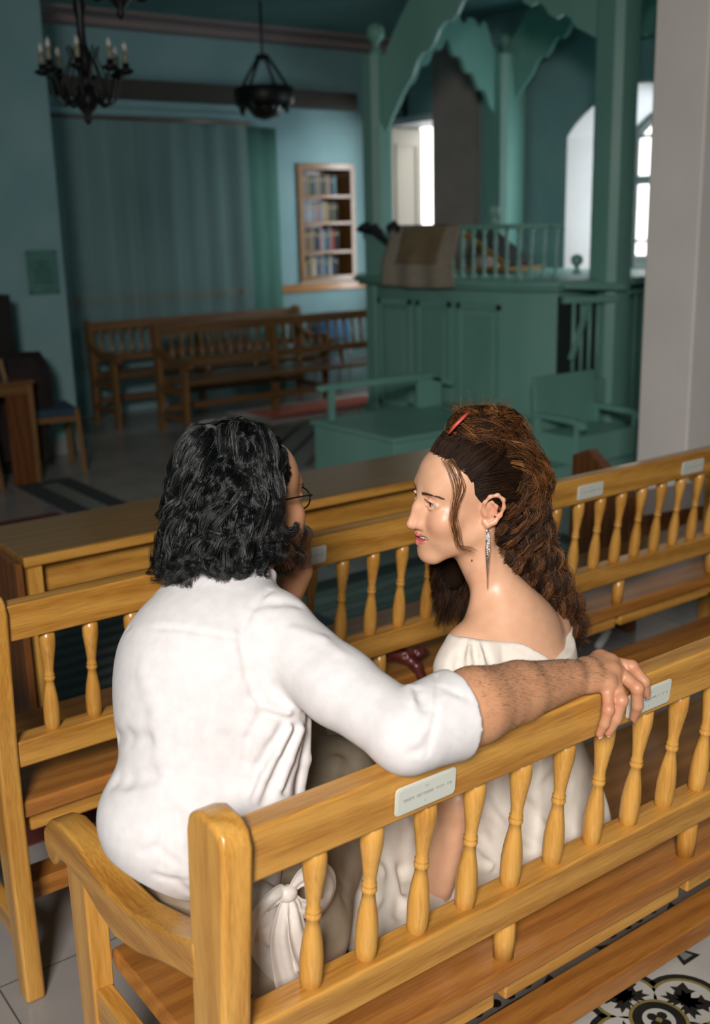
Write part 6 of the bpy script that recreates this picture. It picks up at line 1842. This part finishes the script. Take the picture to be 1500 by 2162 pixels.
# tail hem: higher at the back left, dropping to the right
cutd(SH_, lambda P: P[..., 2] - (0.734 - 0.75 * np.clip(P[..., 0] - 0.50, -0.1, 0.14)), (0.3, 1.0, 0.3), (1.0, 1.7, 0.78), 0.006)
FOLDS = [((0.606, 1.418, 1.03), (0.617, 1.325, 1.055), 0.0035, 0.0024),
         ((0.617, 1.325, 1.055), (0.651, 1.276, 1.056), 0.0035, 0.0024),
         ((0.651, 1.276, 1.056), (0.695, 1.24, 1.046), 0.0035, 0.0024),
         ((0.771, 1.276, 1.092), (0.733, 1.26, 1.08), 0.005, 0.0048),
         ((0.733, 1.26, 1.08), (0.702, 1.247, 1.057), 0.005, 0.0048),
         ((0.702, 1.247, 1.057), (0.695, 1.232, 1.033), 0.005, 0.0048),
         ((0.695, 1.232, 1.033), (0.692, 1.218, 1.002), 0.005, 0.0048),
         ((0.692, 1.218, 1.002), (0.696, 1.209, 0.973), 0.005, 0.0048),
         ((0.696, 1.209, 0.973), (0.7, 1.199, 0.953), 0.005, 0.0048),
         ((0.739, 1.257, 1.082), (0.763, 1.246, 1.083), 0.008, 0.0045),
         ((0.763, 1.246, 1.083), (0.794, 1.237, 1.074), 0.008, 0.0045),
         ((0.759, 1.198, 1.055), (0.783, 1.162, 1.046), 0.009, -0.003),
         ((0.783, 1.162, 1.046), (0.786, 1.122, 1.036), 0.009, -0.003),
         ((0.695, 1.204, 0.958), (0.735, 1.185, 0.938), 0.007, -0.006),
         ((0.704, 1.195, 0.946), (0.741, 1.18, 0.928), 0.006, 0.006),
         ((0.725, 1.179, 0.924), (0.702, 1.18, 0.897), 0.0065, 0.013),
         ((0.702, 1.18, 0.897), (0.685, 1.186, 0.872), 0.0065, 0.013),
         ((0.685, 1.186, 0.872), (0.663, 1.19, 0.833), 0.0065, 0.013),
         ((0.733, 1.178, 0.919), (0.71, 1.177, 0.889), 0.0065, -0.012),
         ((0.71, 1.177, 0.889), (0.69, 1.18, 0.858), 0.0065, -0.012),
         ((0.69, 1.18, 0.858), (0.672, 1.18, 0.827), 0.0065, -0.012),
         ((0.743, 1.178, 0.914), (0.718, 1.175, 0.88), 0.0065, 0.013),
         ((0.718, 1.175, 0.88), (0.7, 1.174, 0.849), 0.0065, 0.013),
         ((0.7, 1.174, 0.849), (0.683, 1.171, 0.823), 0.0065, 0.013),
         ((0.755, 1.182, 0.908), (0.729, 1.175, 0.872), 0.006, -0.012),
         ((0.729, 1.175, 0.872), (0.71, 1.172, 0.839), 0.006, -0.012),
         ((0.768, 1.191, 0.898), (0.742, 1.181, 0.862), 0.0055, 0.011),
         ((0.742, 1.181, 0.862), (0.719, 1.172, 0.829), 0.0055, 0.011),
         ((0.697, 1.196, 0.943), (0.677, 1.198, 0.913), 0.006, 0.0045),
         ((0.677, 1.198, 0.913), (0.67, 1.199, 0.878), 0.006, 0.0045),
         ((0.67, 1.199, 0.878), (0.662, 1.193, 0.835), 0.006, 0.0045),
         ((0.826, 1.008, 1.011), (0.82, 0.99, 1.006), 0.0075, 0.0065),
         ((0.82, 0.99, 1.006), (0.816, 0.978, 0.999), 0.0075, 0.0065),
         ((0.826, 1.023, 1.01), (0.809, 0.995, 1.005), 0.008, -0.005),
         ((0.87, 1.019, 1.017), (0.845, 0.987, 1.01), 0.0035, 0.0035),
         ((0.845, 0.987, 1.01), (0.827, 0.97, 0.995), 0.0035, 0.0035),
         ((0.827, 0.97, 0.995), (0.81, 0.959, 0.971), 0.0035, 0.0035),
         ((0.81, 0.959, 0.971), (0.802, 0.958, 0.943), 0.0035, 0.0035),
         ((0.853, 0.992, 1.013), (0.864, 0.975, 1.008), 0.005, 0.0025),
         ((0.864, 0.975, 1.008), (0.876, 0.963, 1.001), 0.005, 0.0025),
         ((0.805, 0.959, 0.966), (0.794, 0.96, 0.953), 0.006, 0.003),
         ((0.794, 0.96, 0.953), (0.783, 0.966, 0.951), 0.006, 0.003),
         ((0.562, 1.244, 0.841), (0.546, 1.218, 0.805), 0.006, 0.0025),
         ((0.546, 1.218, 0.805), (0.539, 1.212, 0.76), 0.006, 0.0025),
         ((0.572, 1.22, 0.828), (0.565, 1.199, 0.792), 0.0065, -0.003),
         ((0.565, 1.199, 0.792), (0.564, 1.193, 0.747), 0.0065, -0.003),
         ((0.52, 1.232, 0.779), (0.535, 1.218, 0.787), 0.0065, 0.003),
         ((0.535, 1.218, 0.787), (0.553, 1.199, 0.767), 0.0065, 0.003),
         ((0.533, 1.22, 0.743), (0.554, 1.203, 0.735), 0.006, 0.0035),
         ((0.554, 1.203, 0.735), (0.574, 1.203, 0.709), 0.006, 0.0035),
         ((0.56, 1.384, 0.88), (0.555, 1.331, 0.9), 0.012, 0.007),
         ((0.555, 1.331, 0.9), (0.567, 1.292, 0.91), 0.012, 0.007),
         ((0.534, 1.337, 0.839), (0.541, 1.309, 0.85), 0.012, 0.007),
         ((0.541, 1.309, 0.85), (0.561, 1.274, 0.862), 0.012, 0.007),
         ((0.624, 1.239, 0.957), (0.647, 1.218, 0.915), 0.012, 0.0025),
         ((0.647, 1.218, 0.915), (0.659, 1.205, 0.857), 0.012, 0.0025),
         ((0.581, 1.322, 0.998), (0.581, 1.285, 0.953), 0.014, -0.0025),
         ((0.581, 1.285, 0.953), (0.573, 1.272, 0.888), 0.014, -0.0025),
         ((0.646, 1.256, 1.031), (0.637, 1.233, 0.97), 0.015, 0.002),
         ((0.637, 1.233, 0.97), (0.619, 1.231, 0.89), 0.015, 0.002)]
for f_ in FOLDS: SH_.crease(*f_)
# the body stays just inside the shirt wherever the shirt covers it
def vnormals(v, f):
    n_ = np.cross(v[f[:, 2]] - v[f[:, 0]], v[f[:, 3]] - v[f[:, 1]]); out = np.zeros_like(v)
    for k in range(4):
        for d in range(3): out[:, d] += np.bincount(f[:, k], n_[:, d], len(v))
    return out / np.maximum(np.linalg.norm(out, axis=1, keepdims=True), 1e-12)
_m = (vm[:, 0] < 0.872) & (vm[:, 2] > 0.74) & (vm[:, 2] < 1.16) & (seg_dist(vm, MNB + V3(0, 0, -0.03), HM.w(0, -0.030, -0.060)) > 0.064) & (np.linalg.norm(HM.local(vm), axis=1) > 0.135)
_nm = vnormals(vm, fm)
_id = np.where(_m)[0]
for _i0 in range(0, len(_id), 20000):
    _j = _id[_i0:_i0 + 20000]
    _dd = SH_.eval(vm[_j], V3(0, 0, 0), V3(2, 2, 2))
    vm[_j] -= _nm[_j] * np.clip(_dd + 0.006, 0, 0.04)[:, None]
mchild(np_mesh('body', vm, fm, SKINM, attrs=skin_tint(vm, HM, SKIN_M, (0.40, 0.13, 0.10), (0.58, 0.21, 0.12), m_extra)))
vs_, fs_ = SH_.mesh(); vs_ = smooth_verts(vs_, fs_, 2, 0.5)
LINENW = noisy(mat('white_linen_shirt', (0.74, 0.71, 0.71), 0.85, 0.2, sss=0.04), (0.64, 0.615, 0.615), (0.69, 0.665, 0.665), 60, bump=0.10, bscale=1100)
mchild(np_mesh('shirt', vs_, fs_, LINENW))
# knotted white tie ends beside his hip
KT = Sculpt(0.0022)
kc = V3(0.678, 1.112, 0.712)
KT.ell(kc, (0.014, 0.011, 0.013), None, 0.004)
KT.crease(kc + V3(-0.01, -0.012, 0.01), kc + V3(0.012, -0.012, -0.008), 0.003, 0.002)
KT.chain([kc + V3(-0.03, 0.04, -0.03), kc + V3(0.02, 0.055, -0.12), kc + V3(0.03, 0.065, -0.21)], [0.036, 0.044, 0.034], 0.02)
KT.ell((0.722, 1.175, 0.482), (0.070, 0.060, 0.018), None, 0.03)
for k in range(7):
    x = 0.635 + 0.018 * k
    KT.crease((x + 0.01, 1.12, 0.66), (x + 0.03, 1.11, 0.47), 0.006, 0.006 if k % 2 else -0.005)
cutd(KT, lambda P: P[..., 2] - 0.4645, (0.4, 0.9, 0.3), (1.0, 1.4, 0.50), 0.002)
vk, fk = KT.mesh(); vk = smooth_verts(vk, fk, 1)
SASH = noisy(mat('silky_white_sash', (0.72, 0.66, 0.61), 0.42, sss=0.03), (0.68, 0.61, 0.55), (0.76, 0.71, 0.66), 30)
ks = mchild(np_mesh('knotted_sash', vk, fk, SASH))
def ribbon(pts, wid, fold, tilt):
    C_ = catmull(pts, 30); T_ = np.gradient(C_, axis=0); T_ /= np.linalg.norm(T_, axis=1, keepdims=True)
    X_ = np.cross(T_, tilt); X_ /= np.maximum(np.linalg.norm(X_, axis=1, keepdims=True), 1e-6); Y_ = np.cross(T_, X_)
    def f(u, v):
        i = min(int(u * 29), 28); t = u * 29 - i
        c = C_[i] * (1 - t) + C_[i + 1] * t; w_ = np.interp(u, [0, 0.2, 0.6, 1], wid)
        return tuple(c + X_[i] * w_ * (v - 0.5) + Y_[i] * fold * math.sin(v * 9.5 + u * 2) * min(1, u * 4))
    return f
q = MB()
for pts, wid, fold, tilt in (
    ([kc, kc + V3(0.022, -0.004, 0.016), kc + V3(0.052, -0.006, 0.010), kc + V3(0.066, -0.002, -0.020), kc + V3(0.050, 0.002, -0.044), kc + V3(0.020, 0.000, -0.030), kc + V3(0.004, 0, -0.006)], (0.010, 0.036, 0.040, 0.012), 0.0030, (0.2, -1, 0.1)),
    ([kc, kc + V3(-0.020, -0.002, 0.006), kc + V3(-0.045, 0.004, -0.012), kc + V3(-0.058, 0.012, -0.045), kc + V3(-0.062, 0.02, -0.085)], (0.010, 0.030, 0.036, 0.030), 0.0035, (0.2, -1, 0.1)),
    ([kc, kc + V3(0.004, -0.006, -0.025), kc + V3(0.010, -0.004, -0.070), kc + V3(0.028, 0.004, -0.125), kc + V3(0.050, 0.014, -0.175)], (0.010, 0.026, 0.040, 0.034), 0.0035, (0.1, -1, 0.0)),
    ([kc, kc + V3(-0.010, -0.004, -0.025), kc + V3(-0.016, 0.000, -0.065), kc + V3(-0.008, 0.008, -0.115), kc + V3(0.004, 0.016, -0.165)], (0.010, 0.024, 0.034, 0.040), 0.0035, (-0.3, -1, 0.0))):
    q.grid(ribbon(pts, wid, fold, np.array(tilt)), 30, 12, thick=0.0012)
mchild(q.build('sash_bow', SASH))
# ---- beige trousers
TR_ = Sculpt(0.0036)
TR_.ell((0.705, 1.300, 0.590), (0.150, 0.112, 0.120), MR, 0.04)
TR_.chain([V3(0.655, 1.30, 0.715), V3(0.690, 1.30, 0.64)], [0.102, 0.108], 0.03)
TR_.chain([V3(0.735, 1.225, 0.568), V3(0.86, 1.35, 0.60), V3(1.010, 1.475, 0.612)], [0.102, 0.092, 0.078], 0.05)
TR_.chain([V3(0.690, 1.390, 0.568), V3(0.83, 1.52, 0.62), V3(1.010, 1.645, 0.630)], [0.102, 0.096, 0.080], 0.05)
TR_.chain([V3(1.010, 1.490, 0.600), V3(1.010, 1.560, 0.14)], [0.076, 0.072], 0.04)
TR_.chain([V3(1.010, 1.655, 0.620), V3(0.960, 1.740, 0.14)], [0.076, 0.072], 0.04)
for (a, c, w_, d_) in (((0.82, 1.17, 0.62), (0.98, 1.36, 0.66), 0.014, 0.008), ((0.78, 1.15, 0.56), (0.95, 1.34, 0.60), 0.016, -0.008), ((0.82, 1.16, 0.52), (1.0, 1.36, 0.56), 0.014, 0.008), ((0.84, 1.25, 0.68), (0.98, 1.42, 0.69), 0.014, -0.007), ((0.90, 1.30, 0.68), (1.02, 1.40, 0.68), 0.010, 0.006),
                       ((0.80, 1.20, 0.66), (0.86, 1.22, 0.52), 0.012, 0.007)):
    TR_.crease(a, c, w_, d_)
cutd(TR_, lambda P: np.where((P[..., 1] < 1.485) & (P[..., 2] > 0.40), P[..., 2] - 0.4645, 1.0), (0.3, 0.9, 0.30), (1.7, 1.49, 0.50), 0.003)
cutd(TR_, lambda P: np.where((P[..., 1] < 1.55) & (P[..., 2] < 0.47), -1.0 * (1.50 - P[..., 1]), 1.0), (0.3, 0.9, 0.0), (1.7, 1.56, 0.47), 0.003)
vt, ft = TR_.mesh(); vt = smooth_verts(vt, ft, 2)
KHAKI = noisy(mat('khaki_linen', (0.36, 0.29, 0.21), 0.9, 0.2), (0.35, 0.28, 0.20), (0.40, 0.325, 0.24), 30, bump=0.12, bscale=900)
mchild(np_mesh('trousers', vt, ft, KHAKI))

# ---- hair
rg = np.random.default_rng(21)
HBm = Sculpt(0.0042)
HBm.ell(HM.w(0, -0.028, 0.042), (0.080, 0.098, 0.090), HM.R, 0.0)
HBm.ell(HM.w(0, -0.065, -0.015), (0.084, 0.072, 0.072), HM.R, 0.04)
HBm.ell(HM.w(0, 0.080, -0.01), (0.078, 0.072, 0.105), HM.R, 0.012, 'cut')
for sx in (-1, 1): HBm.ell(HM.w(sx * 0.085, 0.030, -0.005), (0.026, 0.045, 0.085), HM.R, 0.01, 'cut')
vh, fh = HBm.mesh(); vh = smooth_verts(vh, fh, 2)
mchild(np_mesh('hair', vh, fh, mat('hair_mass_black', (0.004, 0.0045, 0.005), 0.9, 0.06)))
BLK = hair_mat('black_hair', (0.0025, 0.003, 0.0035), (0.010, 0.011, 0.012), 0.30, 0.5)
GRY = hair_mat('greying_hair', (0.014, 0.016, 0.016), (0.11, 0.115, 0.105), 0.38, 0.4)
GM = lambda pts: [HM.w(*p) for p in pts]
blk, gry = [], []
SCm = dict(c=(0, -0.024, 0.044), r=(0.080, 0.100, 0.090))
for k in range(460):
    # roots over the whole scalp; hair falls away from the crown and flips out at the collar
    th = rg.uniform(-1.0, 1.0) * math.pi; el = rg.uniform(-0.05, 1.0)
    s0 = 0.080 * math.cos(el * math.pi / 2) * math.sin(th); f0 = -0.024 + 0.100 * math.cos(el * math.pi / 2) * math.cos(th); u0 = 0.044 + 0.090 * math.sin(el * math.pi / 2)
    if f0 > 0.030 and u0 < 0.092: continue
    if f0 > 0.055: continue
    side = math.copysign(1, s0 if abs(s0) > 0.01 else rg.normal())
    p0 = V3(s0, f0, u0)
    back = f0 < -0.02 or abs(s0) < 0.045
    # direction down the head
    az = math.atan2(s0, -(f0 + 0.024)) if back else side * rg.uniform(1.0, 1.55)
    az += rg.normal(0, 0.18)
    if abs(az) > 1.6: az = side * rg.uniform(1.1, 1.6)
    def ring(az_, rad, u_): return V3(0.078 * rad * math.sin(az_), -0.026 - 0.098 * rad * math.cos(az_), u_)
    L0 = rg.uniform(0.75, 1.0)
    pts = [p0]
    if u0 > 0.10: pts.append(ring(az, 0.72, 0.118))
    if u0 > 0.05: pts.append(ring(az, 1.03, 0.062))
    pts.append(ring(az, 1.16 + 0.04 * rg.uniform(), 0.005)); 
    lowr = 1.16 + 0.14 * rg.uniform() if abs(az) < 1.0 else 1.0 + 0.06 * rg.uniform()
    endu = -0.075 - 0.028 * rg.uniform() if abs(az) < 1.25 else -0.045 - 0.035 * rg.uniform()
    flip = (0.30 if -0.5 < az < 1.2 else 0.12) * rg.uniform(0.5, 1.1)
    pts.append(ring(az, lowr, -0.045)); pts.append(ring(az, lowr + 0.03 + flip * 0.4, endu)); pts.append(ring(az + rg.normal(0, 0.1), lowr + flip, endu + 0.012 - 0.01 * rg.uniform()))
    r_ = rg.uniform()
    tgt = gry if (r_ < 0.09 or (endu < -0.080 and r_ < 0.36)) else blk
    ph = None if rg.uniform() < 0.3 else 2.2 * math.sin(2.3 * az) + 12 * (0.14 - u0) + 0.9 * math.sin(5 * az + 2) + rg.normal(0, 0.3)
    tgt += lock(GM([p + rg.normal(0, 0.003, 3) for p in pts]), 34, 46, 0.0062, rg.uniform(0.008, 0.013), 1.0 + (u0 + 0.05) * 7.5, rg, phase=ph, frizz=0.00025, grow=0.4)
# swept fringe from the hairline at the temple, greying
for k in range(60):
    for sx in (-1, 1):
        t = rg.uniform(0, 1)
        p0 = scalp(sx * (0.050 + 0.026 * t), 0.046 - 0.045 * t, 0.096 - 0.050 * t, HM, 1.0, **SCm)
        p1 = scalp(sx * 0.080, 0.000, 0.085 - 0.05 * t, HM, 1.05, **SCm); p2 = V3(sx * 0.090, -0.040, 0.035 - 0.05 * t); p3 = V3(sx * (0.092 + 0.004 * rg.uniform()), -0.036 + 0.02 * rg.uniform(), -0.030 - 0.02 * t); p4 = V3(sx * 0.094, 0.000 + 0.014 * rg.uniform(), -0.046 + 0.012 * rg.uniform()); p5 = V3(sx * 0.094, 0.010, -0.028)
        seq = [p0, p1, p2, p3, p4, p5] if rg.uniform() < 0.45 else [p0, p1, p2, p3]
        (gry if (t < 0.55 and rg.uniform() < 0.7) else blk).extend(lock(GM(seq), 8, 40, 0.0040, 0.002, 1.4, rg, frizz=0.0004))
# ringlets below the ear
for k in range(6):
    c = V3(-0.084, -0.006 + 0.010 * k * 0.4, -0.062 - 0.003 * k)
    pts = [V3(-0.094, -0.03, -0.03), V3(-0.096, -0.015, -0.050), c + V3(0, 0.018, 0.002), c + V3(0, 0.028, -0.012), c + V3(0, 0.016, -0.022), c + V3(0, 0.004, -0.016)]
    blk += lock(GM(pts), 6, 44, 0.0022, 0.001, 1, rg, frizz=0.0004)
def putm(name, lst, m_, rad):
    big = max(len(a) for a in lst)
    P_ = [a if len(a) == big else np.stack([np.interp(np.linspace(0, 1, big), np.linspace(0, 1, len(a)), a[:, d]) for d in range(3)], 1) for a in lst]
    mchild(strands(name, np.array(P_), rad, m_))
putm('hair_strands', blk, BLK, 0.00036); putm('greying_strands', gry, GRY, 0.00034)
# beard along the jaw
bd = []
near = vm[np.linalg.norm(vm - HM.w(0, 0.05, -0.09), axis=1) < 0.10]; nl = HM.local(near)
sel = near[(nl[:, 2] < -0.052) & (nl[:, 1] > 0.012) & (nl[:, 2] > -0.128) & (np.linalg.norm(nl - np.array((0, 0.095, -0.062)), axis=1) > 0.022)]
for p in sel[rg.integers(0, len(sel), 1500)]:
    l_ = HM.local(p[None])[0]; w_ = np.clip((-0.05 - l_[2]) / 0.05, 0.15, 1)
    n_ = (p - HM.w(0, 0.03, -0.05)); n_ /= np.linalg.norm(n_); L1 = 0.0075 * w_
    bd.append(np.array([p, p + n_ * L1 * 0.5 - HM.U * L1 * 0.2, p + n_ * L1 * 0.8 - HM.U * L1 * 0.6 + rg.normal(0, 0.001, 3)]))
bd = np.array([catmull(b_, 6) for b_ in bd]); mchild(strands('beard', bd, 0.00030, BLK))
# forearm hair
fa = []
cand = vm[(vm[:, 0] > 0.905) & (vm[:, 0] < 1.19) & (vm[:, 1] < 1.09) & (vm[:, 2] > 0.925)]
for p in cand[rg.integers(0, len(cand), 5200)]:
    t = np.clip((p[0] - 0.90) / 0.25, 0, 1); c = V3(p[0], 1.011, 0.953 - 0.015 * t); n_ = (p - c); n_ /= np.linalg.norm(n_) + 1e-9
    if rg.uniform() > 0.25 + 0.9 * max(n_[2], 0): continue
    d_ = V3(0.5, -0.45 + rg.normal(0, 0.25), -0.15 + rg.normal(0, 0.2)); L1 = rg.uniform(0.004, 0.009)
    fa.append(catmull([p, p + n_ * 0.0012 + d_ * L1 * 0.5, p + n_ * 0.0010 + d_ * L1], 6))
mchild(strands('arm_hair', np.array(fa), 0.000065, BLK))
for sx in (-1, 1):
    HFWD = HM.F
    P = np.array(brow(HM, sx, 260, 0.009, 0.008)); P = project_out(P, vm, fm, HM.F * 0.0012)
    mchild(strands('eyebrow', P, 0.00045, BLK))
# glasses
q = MB()
for sx in (-1, 1):
    pts = [HM.w(sx * 0.0335 + 0.0215 * math.cos(a), 0.0935 - 0.003 * abs(math.cos(a)) , 0.004 + 0.0180 * math.sin(a)) for a in np.linspace(0, 2 * math.pi, 26)]
    q.tube([tuple(p) for p in pts], 0.0013, 6)
    q.tube([tuple(HM.w(sx * a, b, c)) for a, b, c in ((0.0545, 0.0900, 0.008), (0.063, 0.087, 0.010), (0.072, 0.074, 0.012), (0.080, 0.020, 0.010), (0.083, -0.012, 0.008), (0.080, -0.030, -0.012))], 0.0016, 6)
q.tube([tuple(HM.w(a, 0.0960, 0.008)) for a in (-0.012, 0.0, 0.012)], 0.0013, 6)
mchild(q.build('glasses', mat('dark_metal_frame', (0.01, 0.01, 0.01), 0.3, metal=0.6)))

# ---- burgundy scarf on the man's lap side and burgundy cushion under the dress
sc = Sculpt(0.003)
p_ = [V3(1.600, 2.16, 0.490), V3(1.625, 2.10, 0.505), V3(1.650, 2.06, 0.505), V3(1.672, 2.045, 0.490)]
sc.chain(p_, [0.014, 0.020, 0.018, 0.010], 0.008); sc.chain([p_[2], V3(1.690, 2.050, 0.505), V3(1.720, 2.060, 0.498)], [0.009, 0.017, 0.010], 0.006)
sc.chain([p_[2], V3(1.665, 2.030, 0.480), V3(1.675, 2.012, 0.440)], [0.014, 0.016, 0.012], 0.008)
for k in range(8): sc.crease((1.60 + 0.017 * k, 2.02, 0.53), (1.62 + 0.015 * k, 2.10, 0.47), 0.0045, 0.005)
sc.ops.append((lambda P: np.where(P[..., 1] > 2.026, P[..., 2] - 0.4635, 1.0), np.array((1.4, 1.9, 0.3)), np.array((1.9, 2.4, 0.6)), 0.002, 'cut'))
vv, ff = sc.mesh()
so = np_mesh('knotted_scarf', vv, ff, noisy(mat('burgundy_satin', (0.12, 0.015, 0.015), 0.35), (0.05, 0.007, 0.008), (0.13, 0.025, 0.018), 40))
tag(so, 'crumpled burgundy satin scarf lying on the seat of the empty pew', 'scarf')
